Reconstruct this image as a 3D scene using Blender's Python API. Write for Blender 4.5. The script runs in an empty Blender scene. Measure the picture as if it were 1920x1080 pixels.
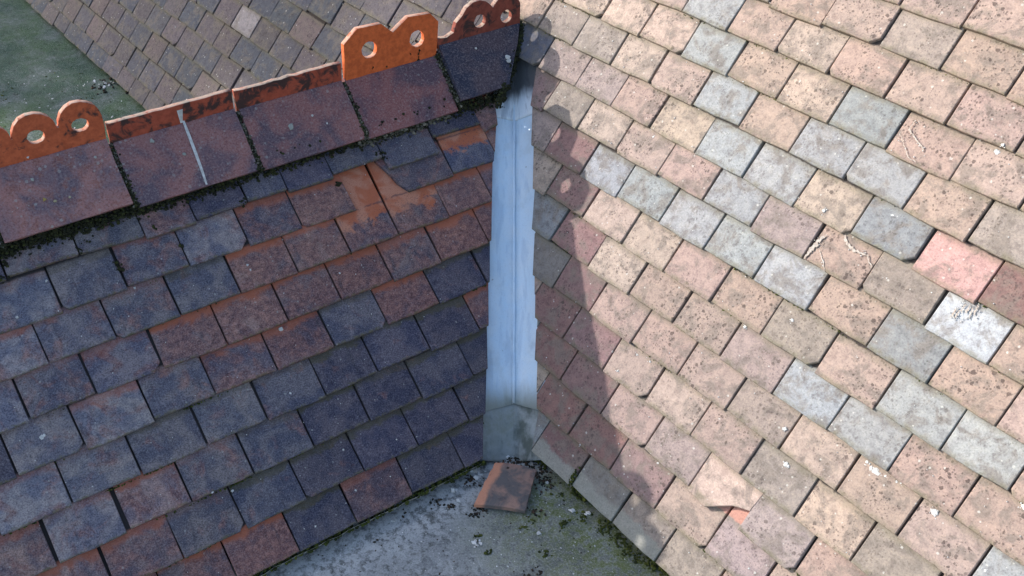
import bpy, bmesh, math, random
from mathutils import Vector, Matrix, noise
random.seed(11)
scn = bpy.context.scene
COL = scn.collection
R_ = math.radians

# ------------------------------------------------------------------ camera
CAM = Vector((1.67971434, -1.35790751, 2.14148706))
RIGHT = Vector((0.6171517517764807, 0.786841405794728, 0.0020778369025662158))
DOWN = Vector((0.46873420603170746, -0.36552374017627187, -0.8041645599399223))
FWD = Vector((-0.6319904741173286, 0.4972655201142732, -0.5944030981837416))
FPX = 1979.3228792907532            # focal length in pixels of a 1920 wide picture
cd = bpy.data.cameras.new('camera')
cam = bpy.data.objects.new('camera', cd)
COL.objects.link(cam)
cd.sensor_width = 36.0
cd.lens = FPX / 1920 * 36.0
cd.clip_start = 0.05
cd.clip_end = 2000
mw = Matrix.Identity(4)
for i in range(3):
    mw[i][0] = RIGHT[i]; mw[i][1] = -DOWN[i]; mw[i][2] = -FWD[i]; mw[i][3] = CAM[i]
cam.matrix_world = mw
scn.camera = cam

# ------------------------------------------------------------------ light
SUN = Vector((0.735, 0.472, -0.487)).normalized()          # direction the sunlight travels
w = bpy.data.worlds.new('World'); scn.world = w; w.use_nodes = True
nt = w.node_tree
bg = nt.nodes['Background']
sky = nt.nodes.new('ShaderNodeTexSky'); sky.sky_type = 'NISHITA'; sky.sun_disc = False
sky.sun_elevation = math.asin(-SUN.z)
sky.sun_rotation = math.atan2(-SUN.x, -SUN.y)
sky.air_density = 1.0; sky.dust_density = 2.0; sky.ozone_density = 1.0
nt.links.new(sky.outputs[0], bg.inputs[0])
bg.inputs[1].default_value = 0.15
sd = bpy.data.lights.new('sun', 'SUN'); sd.energy = 2.45; sd.angle = R_(0.53); sd.color = (1.0, 0.965, 0.92)
so = bpy.data.objects.new('sun', sd); COL.objects.link(so)
so.rotation_euler = SUN.to_track_quat('-Z', 'Y').to_euler()
vs = scn.view_settings
vs.view_transform = 'Standard'; vs.look = 'None'; vs.gamma = 1.0; vs.use_curve_mapping = False
vs.exposure = 1.2

# ------------------------------------------------------------------ frames of the place
A_ = R_(54.0146877)      # pitch of the main roof
B_ = R_(43.49656583)     # pitch of the small cross roof
YW = R_(-2.87282331)     # its ridge is not quite square to the main eaves
GR = 0.10505850          # course gauge, main roof
GL = 0.11253756          # course gauge, cross roof
FLAT = -0.045
B0 = Vector((-0.57566329, 0.0, 0.54553203))
HD = Vector((math.cos(YW), math.sin(YW), 0))
EL = Vector((-math.sin(YW), math.cos(YW), 0))
DL = Vector((HD.x * math.cos(B_), HD.y * math.cos(B_), -math.sin(B_)))
NL = DL.cross(EL).normalized()
NR = Vector((0, -math.sin(A_), math.cos(A_)))
H0 = -0.243              # ridge axis, measured across from B0

def frame(o, x, y, z):
    m = Matrix.Identity(4)
    for i in range(3):
        m[i][0] = x[i]; m[i][1] = y[i]; m[i][2] = z[i]; m[i][3] = o[i]
    return m
FR = frame(Vector((0, 0, 0)), Vector((1, 0, 0)), Vector((0, math.cos(A_), math.sin(A_))), NR)
FL = frame(B0, EL, -DL, NL)                      # x along the ridge, y up the slope
RIDGE0 = B0 + HD * H0; RIDGE0.z = 0
FV = frame(RIDGE0, EL, -HD, Vector((0, 0, 1)))   # ridge frame: x along, y to the back, z height

def hit(px, py, n, p0):
    v = RIGHT * ((px - 960) / FPX) + DOWN * ((py - 540) / FPX) + FWD
    return CAM + v * ((p0 - CAM).dot(n) / v.dot(n))
def on_frame(F, px, py, z=0.0):
    """photo pixel -> local xy on the plane z of a frame"""
    n = F.to_3x3() @ Vector((0, 0, 1))
    return F.inverted() @ hit(px, py, n, F @ Vector((0, 0, z)))
def project(p):
    d = p - CAM
    z = d.dot(FWD)
    if z < 0.05: return None
    return (960 + FPX * d.dot(RIGHT) / z, 540 + FPX * d.dot(DOWN) / z)

# ------------------------------------------------------------------ helpers
def link(o, parent=None):
    COL.objects.link(o)
    if parent: o.parent = parent
    return o
def meshobj(name, verts, faces, mat, parent=None, smooth=False):
    me = bpy.data.meshes.new(name)
    me.from_pydata([tuple(v) for v in verts], [], faces)
    me.update()
    if mat: me.materials.append(mat)
    if smooth:
        for p in me.polygons: p.use_smooth = True
    return link(bpy.data.objects.new(name, me), parent)
def empty(name, mat4):
    o = bpy.data.objects.new(name, None); o.empty_display_size = 0.1
    COL.objects.link(o); o.matrix_world = mat4
    return o
def tag(o, label=None, cat=None, group=None, kind=None):
    if label: o['label'] = label
    if cat: o['category'] = cat
    if group: o['group'] = group
    if kind: o['kind'] = kind
    elif cat: o['kind'] = 'thing'
    return o

class NB:
    """small node builder"""
    def __init__(s, name):
        s.m = bpy.data.materials.new(name); s.m.use_nodes = True
        s.t = s.m.node_tree; s.b = s.t.nodes['Principled BSDF']
        s.b.inputs['Specular IOR Level'].default_value = 0.25
    def n(s, typ, **kw):
        nd = s.t.nodes.new(typ)
        for k, v in kw.items(): setattr(nd, k, v)
        return nd
    def put(s, sock, v):
        if isinstance(v, bpy.types.NodeSocket): s.t.links.new(v, sock)
        elif isinstance(v, (tuple, list)) and len(v) == 3 and sock.type == 'RGBA': sock.default_value = (*v, 1)
        else: sock.default_value = v
    def math(s, op, a, b=0.0, c=0.0, clamp=False):
        nd = s.n('ShaderNodeMath', operation=op); nd.use_clamp = clamp
        s.put(nd.inputs[0], a); s.put(nd.inputs[1], b); s.put(nd.inputs[2], c)
        return nd.outputs[0]
    def vmath(s, op, a, b=(0, 0, 0)):
        nd = s.n('ShaderNodeVectorMath', operation=op)
        s.put(nd.inputs[0], a); s.put(nd.inputs[1], b)
        return nd.outputs[0]
    def mix(s, f, a, b, mode='MIX'):
        nd = s.n('ShaderNodeMix', data_type='RGBA', blend_type=mode)
        s.put(nd.inputs[0], f); s.put(nd.inputs[6], a); s.put(nd.inputs[7], b)
        return nd.outputs[2]
    def step(s, v, lo, hi, a=0.0, b=1.0):
        nd = s.n('ShaderNodeMapRange', interpolation_type='SMOOTHSTEP')
        s.put(nd.inputs[0], v); s.put(nd.inputs[1], lo); s.put(nd.inputs[2], hi)
        s.put(nd.inputs[3], a); s.put(nd.inputs[4], b)
        return nd.outputs[0]
    def noise(s, vec, scale, detail=3.0, rough=0.55, dist=0.0):
        nd = s.n('ShaderNodeTexNoise')
        s.put(nd.inputs['Vector'], vec); nd.inputs['Scale'].default_value = scale
        nd.inputs['Detail'].default_value = detail; nd.inputs['Roughness'].default_value = rough
        nd.inputs['Distortion'].default_value = dist
        return nd.outputs['Fac']
    def voro(s, vec, scale, out='Distance', rnd=1.0):
        nd = s.n('ShaderNodeTexVoronoi')
        s.put(nd.inputs['Vector'], vec); nd.inputs['Scale'].default_value = scale
        nd.inputs['Randomness'].default_value = rnd
        return nd.outputs[out]
    def coord(s, rnd=True):
        tc = s.n('ShaderNodeTexCoord'); s.oc = tc.outputs['Object']
        oi = s.n('ShaderNodeObjectInfo'); s.oi = oi
        cb = s.n('ShaderNodeCombineXYZ')
        s.put(cb.inputs[0], s.math('MULTIPLY', oi.outputs['Random'], 61.0))
        s.put(cb.inputs[1], s.math('MULTIPLY', oi.outputs['Random'], 23.0))
        s.vec = s.vmath('ADD', s.oc, cb.outputs[0]) if rnd else s.oc
        sp = s.n('ShaderNodeSeparateXYZ'); s.put(sp.inputs[0], s.oc)
        s.x, s.y, s.z = sp.outputs
    def bump(s, h, strength=0.4, dist=0.002):
        nd = s.n('ShaderNodeBump'); nd.inputs['Strength'].default_value = strength
        nd.inputs['Distance'].default_value = dist
        s.put(nd.inputs['Height'], h); s.put(s.b.inputs['Normal'], nd.outputs[0])
    def spots(s, vec, scale, rmin, rmax, wob=0.006, wscale=90, pw=2.5):
        """irregular round spots: 1 inside"""
        nz = s.n('ShaderNodeTexNoise'); s.put(nz.inputs['Vector'], vec)
        nz.inputs['Scale'].default_value = wscale; nz.inputs['Detail'].default_value = 3
        off = s.vmath('SCALE', s.vmath('SUBTRACT', nz.outputs['Color'], (0.5, 0.5, 0.5)))
        off.node.inputs['Scale'].default_value = wob
        v2 = s.vmath('ADD', vec, off)
        vo = s.n('ShaderNodeTexVoronoi'); s.put(vo.inputs['Vector'], v2); vo.inputs['Scale'].default_value = scale
        sp = s.n('ShaderNodeSeparateColor'); s.put(sp.inputs[0], vo.outputs['Color'])
        th = s.math('MULTIPLY_ADD', s.math('POWER', sp.outputs[0], pw), rmax - rmin, rmin)
        d = s.math('SUBTRACT', th, vo.outputs['Distance'])
        return s.step(d, -0.03, 0.05)
    def done(s, col, rough=0.9):
        s.put(s.b.inputs['Base Color'], col); s.put(s.b.inputs['Roughness'], rough)
        return s.m

# ------------------------------------------------------------------ materials
def mat_tile_sunny(name, island=False, bare=False, wash=False):
    k = NB(name); k.coord()
    if island:
        g = k.n('ShaderNodeNewGeometry'); r = k.n('ShaderNodeValToRGB')
        k.put(r.inputs[0], g.outputs['Random Per Island'])
        r.color_ramp.interpolation = 'CONSTANT'
        e = r.color_ramp.elements
        e[0].color = (0.36, 0.27, 0.22, 1); e[1].position = 0.3; e[1].color = (0.33, 0.25, 0.21, 1)
        for p, c in ((0.5, (0.40, 0.32, 0.25, 1)), (0.72, (0.30, 0.30, 0.29, 1)), (0.86, (0.27, 0.21, 0.17, 1))):
            x = e.new(p); x.color = c
        base = r.outputs[0]; amt = 0.6
    else:
        base = k.oi.outputs['Color']; amt = k.oi.outputs['Alpha']
    n1 = k.noise(k.vec, 11, 3, 0.6); n2 = k.noise(k.vec, 45, 5, 0.65); n3 = k.noise(k.vec, 210, 5, 0.75)
    n4 = k.noise(k.vec, 100, 4, 0.7)
    grime = k.mix(0.66, base, (0.175, 0.148, 0.125))
    col = k.mix(k.step(k.noise(k.vec, 17, 5, 0.7, 0.5), 0.46, 0.62), base, grime)
    col = k.mix(k.step(n2, 0.49, 0.62, 0, 0.5), col, k.mix(1.0, col, (1.25, 1.22, 1.17), 'MULTIPLY'))
    col = k.mix(k.step(n2, 0.49, 0.36, 0, 0.6), col, k.mix(1.0, col, (0.68, 0.66, 0.67), 'MULTIPLY'))
    # dark lichen spots, gathered in patches
    den = k.step(k.noise(k.vec, 10, 3), 0.43, 0.56, 0.04, 1.0)
    sp1 = k.math('MULTIPLY', k.spots(k.vec, 82, -0.16, 0.46, 0.009, 120, 1.5), den)
    sp2 = k.math('MULTIPLY', k.spots(k.vmath('ADD', k.vec, (3.1, 7.7, 1.3)), 165, -0.12, 0.50, 0.005, 220, 1.2), den)
    sp = k.math('MULTIPLY', k.math('MAXIMUM', sp1, k.math('MULTIPLY', sp2, 0.85)), amt)
    col = k.mix(k.math('MULTIPLY', sp, 0.85), col, k.mix(1.0, k.mix(0.5, col, (0.25, 0.2, 0.18)), (0.36, 0.34, 0.34), 'MULTIPLY'))
    # pale lichen specks
    pl = k.spots(k.vmath('ADD', k.vec, (9.1, 2.7, 4.3)), 75, -0.25, 0.26, 0.004, 200)
    col = k.mix(k.math('MULTIPLY', pl, 0.6), col, (0.55, 0.53, 0.47))
    # green-grey growth along the lower edge and grime below the lap
    ed = k.math('MULTIPLY', k.step(k.y, 0.018, 0.003), k.step(k.noise(k.vec, 45, 3), 0.33, 0.62))
    col = k.mix(k.math('MULTIPLY', ed, 0.65), col, (0.15, 0.135, 0.085))
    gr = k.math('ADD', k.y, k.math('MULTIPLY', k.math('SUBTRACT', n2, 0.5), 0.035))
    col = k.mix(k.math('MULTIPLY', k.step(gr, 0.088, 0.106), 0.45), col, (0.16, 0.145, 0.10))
    if wash:
        e = k.math('ADD', k.y, k.math('MULTIPLY', k.math('SUBTRACT', n1, 0.5), 0.05))
        e = k.math('ADD', e, k.math('MULTIPLY', k.math('SUBTRACT', n2, 0.5), 0.03))
        col = k.mix(k.math('MULTIPLY', k.step(e, 0.050, 0.036), 0.85), col, k.mix(n2, (0.20, 0.20, 0.165), (0.32, 0.315, 0.28)))
    # clean clay where the tile was lapped by the course above
    pr = k.math('ADD', k.y, k.math('MULTIPLY', k.math('SUBTRACT', n2, 0.5), 0.012))
    col = k.mix(k.step(pr, 0.106, 0.112), col, (0.45, 0.235, 0.18) if bare else (0.055, 0.045, 0.04))
    col = k.mix(k.step(n3, 0.50, 0.60, 0, 0.45), col, k.mix(1.0, col, (1.28, 1.27, 1.26), 'MULTIPLY'))
    col = k.mix(k.step(n3, 0.48, 0.37, 0, 0.55), col, k.mix(1.0, col, (0.62, 0.60, 0.60), 'MULTIPLY'))
    h = k.math('ADD', k.math('MULTIPLY', n3, 0.8), k.math('ADD', k.math('MULTIPLY', n4, 0.6), k.math('MULTIPLY', sp, 0.25)))
    k.bump(h, 0.6, 0.0026)
    return k.done(col, 0.92)

def mat_tile_shady(name, island=False, bare=False):
    k = NB(name); k.coord()
    if island:
        base = (0.10, 0.088, 0.092); amt = 0.3
    else:
        base = k.oi.outputs['Color']; amt = k.oi.outputs['Alpha']
    n1 = k.noise(k.vec, 13, 3, 0.6, 0.4); n1b = k.noise(k.vmath('ADD', k.vec, (5, 1, 2)), 17, 5, 0.65, 0.6)
    n2 = k.noise(k.vec, 60, 5, 0.65); n3 = k.noise(k.vec, 260, 4, 0.8)
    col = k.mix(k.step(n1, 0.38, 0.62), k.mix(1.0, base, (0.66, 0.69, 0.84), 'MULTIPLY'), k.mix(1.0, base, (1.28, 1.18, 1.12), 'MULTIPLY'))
    # fired clay showing through the dark crust
    thr = k.math('SUBTRACT', 0.76, k.math('MULTIPLY', amt, 0.45))
    red = k.step(k.math('SUBTRACT', n1b, thr), -0.09, 0.10)
    col = k.mix(k.math('MULTIPLY', red, 0.68), col, k.mix(k.step(n2, 0.40, 0.60), (0.17, 0.078, 0.070), (0.27, 0.130, 0.105)))
    col = k.mix(k.step(n2, 0.49, 0.64, 0, 0.45), col, k.mix(1.0, col, (1.45, 1.42, 1.36), 'MULTIPLY'))
    col = k.mix(k.step(n2, 0.49, 0.35, 0, 0.5), col, k.mix(1.0, col, (0.58, 0.58, 0.66), 'MULTIPLY'))
    # streaks of dirt washed down the slope
    mp = k.n('ShaderNodeMapping'); mp.inputs['Scale'].default_value = (1.0, 0.16, 1.0); k.put(mp.inputs[0], k.vec)
    sk = k.step(k.noise(mp.outputs[0], 55, 3, 0.6), 0.58, 0.72)
    col = k.mix(k.math('MULTIPLY', sk, 0.45), col, (0.045, 0.043, 0.052))
    # crust of tiny pale lichen
    col = k.mix(k.step(n3, 0.51, 0.62, 0, 0.52), col, k.mix(0.5, k.mix(1.0, col, (1.9, 1.85, 1.8), 'MULTIPLY'), (0.30, 0.29, 0.30)))
    col = k.mix(k.step(n3, 0.49, 0.39, 0, 0.85), col, k.mix(1.0, col, (0.42, 0.42, 0.46), 'MULTIPLY'))
    pl = k.spots(k.vmath('ADD', k.vec, (9.1, 2.7, 4.3)), 70, -0.28, 0.22, 0.004, 200)
    col = k.mix(k.math('MULTIPLY', pl, 0.45), col, (0.42, 0.42, 0.38))
    ed = k.math('MULTIPLY', k.step(k.y, 0.010, 0.002), k.step(k.noise(k.vec, 70, 3), 0.42, 0.62))
    col = k.mix(k.math('MULTIPLY', ed, 0.6), col, (0.13, 0.115, 0.05))
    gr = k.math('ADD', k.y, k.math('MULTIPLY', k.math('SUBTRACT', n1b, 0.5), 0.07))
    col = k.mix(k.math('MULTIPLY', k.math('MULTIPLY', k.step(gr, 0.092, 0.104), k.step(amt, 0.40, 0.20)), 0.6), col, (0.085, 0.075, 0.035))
    ramt = k.math('MULTIPLY', k.step(gr, 0.086, 0.108), k.step(amt, 0.25, 0.75))
    col = k.mix(k.math('MULTIPLY', ramt, 0.85), col, (0.38, 0.115, 0.06))
    pr = k.math('ADD', k.y, k.math('MULTIPLY', k.math('SUBTRACT', n2, 0.5), 0.014))
    if bare:
        e = k.math('ADD', k.y, k.math('MULTIPLY', k.math('SUBTRACT', n1b, 0.5), 0.16))
        e = k.math('ADD', e, k.math('MULTIPLY', k.math('SUBTRACT', n2, 0.5), 0.05))
        ora = k.mix(k.step(n1, 0.42, 0.58), (0.43, 0.130, 0.065), (0.49, 0.215, 0.135))
        col = k.mix(k.math('MULTIPLY', k.step(e, 0.060, 0.085), k.step(n3, 0.36, 0.46)), col, ora)
        ln_ = k.math('MULTIPLY', k.step(k.math('ABSOLUTE', k.math('SUBTRACT', pr, 0.113)), 0.005, 0.0), k.step(n1b, 0.42, 0.55))
        col = k.mix(k.math('MULTIPLY', ln_, 0.7), col, (0.09, 0.055, 0.06))
    else:
        col = k.mix(k.step(pr, 0.116, 0.124), col, (0.035, 0.03, 0.03))
    k.bump(k.math('ADD', k.math('MULTIPLY', n3, 0.8), k.math('MULTIPLY', n2, 0.7)), 0.65, 0.0026)
    return k.done(col, 0.85)

def mat_ridge():
    k = NB('ridge clay crusted'); k.coord()
    base = k.oi.outputs['Color']; amt = k.oi.outputs['Alpha']
    n1 = k.noise(k.vec, 9, 4, 0.6, 0.5); n2 = k.noise(k.vec, 42, 6, 0.7); n3 = k.noise(k.vec, 200, 5, 0.78)
    col = k.mix(k.step(n1, 0.38, 0.62), k.mix(1.0, base, (0.62, 0.66, 0.82), 'MULTIPLY'), k.mix(1.0, base, (1.42, 1.02, 0.95), 'MULTIPLY'))
    red = k.step(k.math('SUBTRACT', n2, k.math('SUBTRACT', 0.82, k.math('MULTIPLY', amt, 0.36))), -0.05, 0.12)
    col = k.mix(k.math('MULTIPLY', red, 0.7), col, (0.25, 0.10, 0.075))
    col = k.mix(k.step(n3, 0.52, 0.62, 0, 0.5), col, (0.30, 0.25, 0.24))
    col = k.mix(k.step(n3, 0.48, 0.38, 0, 0.75), col, k.mix(1.0, col, (0.45, 0.45, 0.48), 'MULTIPLY'))
    den = k.math('MULTIPLY', k.step(k.noise(k.vec, 8, 2), 0.42, 0.55), amt)
    pl = k.math('MULTIPLY', k.spots(k.vec, 75, -0.08, 0.36, 0.004, 150, 1.8), den)
    col = k.mix(k.math('MULTIPLY', pl, 0.7), col, (0.36, 0.36, 0.33))
    k.bump(k.math('ADD', k.math('MULTIPLY', n3, 0.5), k.math('MULTIPLY', n2, 0.8)), 0.55, 0.0025)
    return k.done(col, 0.8)

def mat_crest():
    """orange clay upstand; alpha of the object colour = how sooty it is"""
    k = NB('orange crest clay'); k.coord()
    base = k.oi.outputs['Color']; amt = k.oi.outputs['Alpha']
    n1 = k.noise(k.vec, 22, 5, 0.65, 0.6); n2 = k.noise(k.vec, 70, 4, 0.6); n3 = k.noise(k.vec, 210, 5, 0.75)
    col = k.mix(k.step(n2, 0.3, 0.7), k.mix(1.0, base, (0.82, 0.78, 0.78), 'MULTIPLY'), k.mix(1.0, base, (1.15, 1.15, 1.15), 'MULTIPLY'))
    soot = k.step(k.math('SUBTRACT', n1, k.math('SUBTRACT', 0.80, k.math('MULTIPLY', amt, 0.40))), -0.05, 0.08)
    col = k.mix(k.math('MULTIPLY', soot, 0.92), col, (0.035, 0.028, 0.026))
    # worn pale upward faces, with the cream of sunlit edges painted in
    g = k.n('ShaderNodeNewGeometry'); sp = k.n('ShaderNodeSeparateXYZ'); k.put(sp.inputs[0], g.outputs['True Normal'])
    up = k.math('MULTIPLY', k.step(sp.outputs[2], 0.35, 0.7), k.step(n2, 0.25, 0.55))
    col = k.mix(k.math('MULTIPLY', up, 0.75), col, (0.42, 0.33, 0.26))
    col = k.mix(k.step(n3, 0.5, 0.3, 0, 0.3), col, k.mix(1.0, col, (0.6, 0.6, 0.6), 'MULTIPLY'))
    k.bump(k.math('ADD', k.math('MULTIPLY', n3, 0.5), k.math('MULTIPLY', n2, 0.5)), 0.4, 0.002)
    return k.done(col, 0.85)

def mat_lead(name, base, dirt, blotch, rough=0.5, stain=None):
    k = NB(name); k.coord(False)
    st = k.n('ShaderNodeMapping'); st.inputs['Scale'].default_value = (1.0, 0.22, 1.0)
    k.put(st.inputs[0], k.oc)
    n1 = k.noise(st.outputs[0], 26, 5, 0.6, 0.4); n2 = k.noise(k.oc, 15, 4, 0.6); n3 = k.noise(k.oc, 200, 5, 0.7)
    col = k.mix(k.step(n2, 0.35, 0.65), base, k.mix(0.35, base, (0.70, 0.73, 0.75)))
    col = k.mix(k.math('MULTIPLY', k.step(n1, 0.50, 0.62), 0.7), col, dirt)
    col = k.mix(k.math('MULTIPLY', k.step(k.noise(k.oc, 8, 5, 0.65), 0.54, 0.66), blotch), col, (0.22, 0.23, 0.20))
    sp = k.spots(k.oc, 30, -0.28, 0.12, 0.008, 120)
    col = k.mix(k.math('MULTIPLY', sp, 0.7), col, (0.10, 0.10, 0.11))
    if stain:
        y0, y1, c = stain
        e = k.math('ADD', k.y, k.math('MULTIPLY', k.math('SUBTRACT', n1, 0.5), 0.09))
        col = k.mix(k.math('MULTIPLY', k.step(e, y0, y1), 0.9), col, c)
    col = k.mix(k.step(n3, 0.5, 0.28, 0, 0.3), col, k.mix(1.0, col, (0.6, 0.6, 0.6), 'MULTIPLY'))
    k.bump(k.math('ADD', k.math('MULTIPLY', n2, 3.0), k.math('MULTIPLY', n3, 0.3)), 0.35, 0.004)
    return k.done(col, rough)

def mat_flat():
    k = NB('flat roof felt'); k.coord(False)
    big = k.noise(k.oc, 1.6, 4, 0.6, 0.3); n1 = k.noise(k.oc, 9, 6, 0.65, 0.4); n2 = k.noise(k.oc, 55, 6, 0.7); n3 = k.noise(k.oc, 210, 5, 0.75)
    col = k.mix(k.step(n1, 0.40, 0.60), (0.19, 0.20, 0.20), (0.31, 0.32, 0.315))
    pale = k.math('MULTIPLY', k.step(k.noise(k.oc, 24, 6, 0.72, 1.2), 0.52, 0.60), 0.35)
    col = k.mix(pale, col, (0.52, 0.53, 0.52))
    # pale chalky run-off in front of the cross roof eaves, green algae by the main roof eaves
    dx = k.math('ADD', k.x, k.math('MULTIPLY', k.math('SUBTRACT', n1, 0.5), 0.12))
    ch = k.math('MULTIPLY', k.step(dx, 0.14, 0.03), k.step(k.x, -0.3, -0.1))
    col = k.mix(k.math('MULTIPLY', ch, k.step(n2, 0.42, 0.56, 0, 0.65)), col, (0.50, 0.51, 0.50))
    dy = k.math('ADD', k.y, k.math('MULTIPLY', k.math('SUBTRACT', n1, 0.5), 0.35))
    al = k.math('MULTIPLY', k.step(dy, -0.42, -0.06), k.step(k.x, 0.02, 0.18))
    col = k.mix(k.math('MULTIPLY', al, k.step(n2, 0.38, 0.58, 0.3, 0.95)), col, k.mix(n1, (0.085, 0.105, 0.04), (0.16, 0.18, 0.06)))
    # the sheltered roof behind the ridge is green all over
    far = k.math('MULTIPLY', k.step(k.x, -1.9, -2.6), k.step(n1, 0.25, 0.6, 0.35, 0.95))
    col = k.mix(far, col, k.mix(k.step(big, 0.35, 0.65), (0.022, 0.062, 0.034), (0.062, 0.115, 0.035)))
    col = k.mix(k.step(n2, 0.48, 0.37, 0, 0.75), col, k.mix(1.0, col, (0.45, 0.45, 0.42), 'MULTIPLY'))
    col = k.mix(k.step(n3, 0.48, 0.38, 0, 0.7), col, k.mix(1.0, col, (0.5, 0.5, 0.5), 'MULTIPLY'))
    col = k.mix(k.step(n3, 0.54, 0.64, 0, 0.5), col, (0.45, 0.45, 0.42))
    k.bump(k.math('ADD', k.math('MULTIPLY', n3, 0.5), k.math('MULTIPLY', n2, 1.4)), 0.6, 0.003)
    return k.done(col, 0.85)

def mat_island(name, cols, rough=0.95, fine=True):
    k = NB(name); k.coord(False)
    g = k.n('ShaderNodeNewGeometry'); r = k.n('ShaderNodeValToRGB')
    k.put(r.inputs[0], g.outputs['Random Per Island'])
    e = r.color_ramp.elements
    e[0].color = (*cols[0], 1); e[1].color = (*cols[-1], 1)
    for i, c in enumerate(cols[1:-1]):
        x = e.new((i + 1) / (len(cols) - 1)); x.color = (*c, 1)
    n3 = k.noise(k.oc, 500, 3, 0.7)
    col = k.mix(k.step(n3, 0.55, 0.3, 0, 0.6), r.outputs[0], k.mix(1.0, r.outputs[0], (0.4, 0.4, 0.4), 'MULTIPLY'))
    if fine: k.bump(n3, 0.6, 0.002)
    return k.done(col, rough)

def mat_plain(name, c, c2, scale=40, rough=0.9):
    k = NB(name); k.coord(False)
    n = k.noise(k.oc, scale, 6, 0.7); n3 = k.noise(k.oc, scale * 8, 3, 0.7)
    col = k.mix(k.step(n, 0.35, 0.65), c, c2)
    col = k.mix(k.step(n3, 0.5, 0.3, 0, 0.4), col, k.mix(1.0, col, (0.5, 0.5, 0.5), 'MULTIPLY'))
    k.bump(k.math('ADD', n, k.math('MULTIPLY', n3, 0.5)), 0.5, 0.003)
    return k.done(col, rough)

M = dict(
    sunny=mat_tile_sunny('weathered clay tile'), sunny_i=mat_tile_sunny('weathered clay tiles in mass', True),
    shady=mat_tile_shady('crusted clay tile'), shady_i=mat_tile_shady('crusted clay tiles in mass', True),
    shady_bare=mat_tile_shady('clay tile bared by a missing tile', False, True), sunny_bare=mat_tile_sunny('clay tile bared by a broken tile', False, True),
    sunny_wash=mat_tile_sunny('clay tile washed with cement', False, False, True),
    ridge=mat_ridge(), crest=mat_crest(),
    lead=mat_lead('valley lead', (0.55, 0.68, 0.80), (0.45, 0.56, 0.68), 0.14, 0.42, (0.075, -0.015, (0.27, 0.28, 0.25))),
    lead_top=mat_lead('valley lead stained', (0.66, 0.72, 0.78), (0.30, 0.34, 0.40), 0.25, 0.5, (0.93, 0.985, (0.015, 0.015, 0.018))),
    lead_old=mat_lead('old grey lead', (0.09, 0.105, 0.095), (0.27, 0.285, 0.27), 0.9, 0.8),
    flat=mat_flat(),
    moss=mat_island('dark moss', [(0.012, 0.014, 0.008), (0.03, 0.03, 0.014), (0.02, 0.022, 0.012), (0.05, 0.055, 0.016), (0.016, 0.016, 0.012)]),
    moss_green=mat_island('green moss', [(0.02, 0.026, 0.008), (0.07, 0.085, 0.016), (0.03, 0.04, 0.010), (0.13, 0.14, 0.025)]),
    mortar=mat_island('mossy mortar', [(0.05, 0.046, 0.036), (0.16, 0.15, 0.12), (0.03, 0.032, 0.02), (0.24, 0.22, 0.17), (0.05, 0.05, 0.03)]),
    chips=mat_island('pale chips', [(0.72, 0.72, 0.70), (0.45, 0.45, 0.43), (0.80, 0.80, 0.78), (0.6, 0.58, 0.54)]),
    litter=mat_island('dark litter', [(0.012, 0.012, 0.010), (0.05, 0.04, 0.028), (0.02, 0.02, 0.016), (0.03, 0.03, 0.02), (0.09, 0.055, 0.035), (0.015, 0.015, 0.012)]),
    scuff=mat_plain('lime scuffs', (0.50, 0.45, 0.39), (0.36, 0.29, 0.24), 130),
    lime=mat_plain('bird lime', (0.66, 0.65, 0.62), (0.46, 0.45, 0.42), 90),
    lichen=mat_island('lichen discs', [(0.38, 0.26, 0.05), (0.42, 0.42, 0.38), (0.30, 0.31, 0.27), (0.45, 0.45, 0.42)]),
    board=mat_plain('pale mortar fillet', (0.42, 0.42, 0.38), (0.26, 0.26, 0.22), 60),
    cement=mat_plain('cement wash', (0.21, 0.21, 0.19), (0.30, 0.29, 0.25), 45),
    dark=mat_plain('underlay', (0.02, 0.02, 0.02), (0.035, 0.03, 0.03), 20),
    brick=mat_plain('render wall', (0.40, 0.36, 0.30), (0.34, 0.30, 0.26), 5),
    grass=mat_plain('grass', (0.045, 0.07, 0.02), (0.07, 0.09, 0.03), 0.6),
    bark=mat_plain('bark', (0.09, 0.07, 0.05), (0.05, 0.04, 0.03), 8),
    leaf=mat_island('leaves', [(0.04, 0.08, 0.02), (0.07, 0.11, 0.03), (0.05, 0.09, 0.02)], 0.6, False),
)

# ------------------------------------------------------------------ tile shapes
TH = 0.0115
def tile_rings(poly, th=TH):
    """outline (counter-clockwise, local xy) -> verts, faces of a slab with a worn arris"""
    n = len(poly)
    cx = sum(p[0] for p in poly) / n; cy = sum(p[1] for p in poly) / n
    inner = []
    for i in range(n):
        p0 = Vector(poly[i - 1]); p1 = Vector(poly[i]); p2 = Vector(poly[(i + 1) % n])
        d1 = (p1 - p0); d2 = (p2 - p1)
        n1 = Vector((-d1.y, d1.x)); n2 = Vector((-d2.y, d2.x))
        if n1.length > 1e-9: n1.normalize()
        if n2.length > 1e-9: n2.normalize()
        b = n1 + n2
        if b.length > 1e-6: b.normalize()
        inner.append(p1 + b * 0.0018)
    v = [(p[0], p[1], 0.0) for p in inner] + [(p[0], p[1], -0.0014) for p in poly] + [(p[0], p[1], -th) for p in poly]
    f = [tuple(range(n))]
    for i in range(n):
        j = (i + 1) % n
        f.append((n + i, n + j, j, i)); f.append((2 * n + i, 2 * n + j, n + j, n + i))
    return v, f
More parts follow.
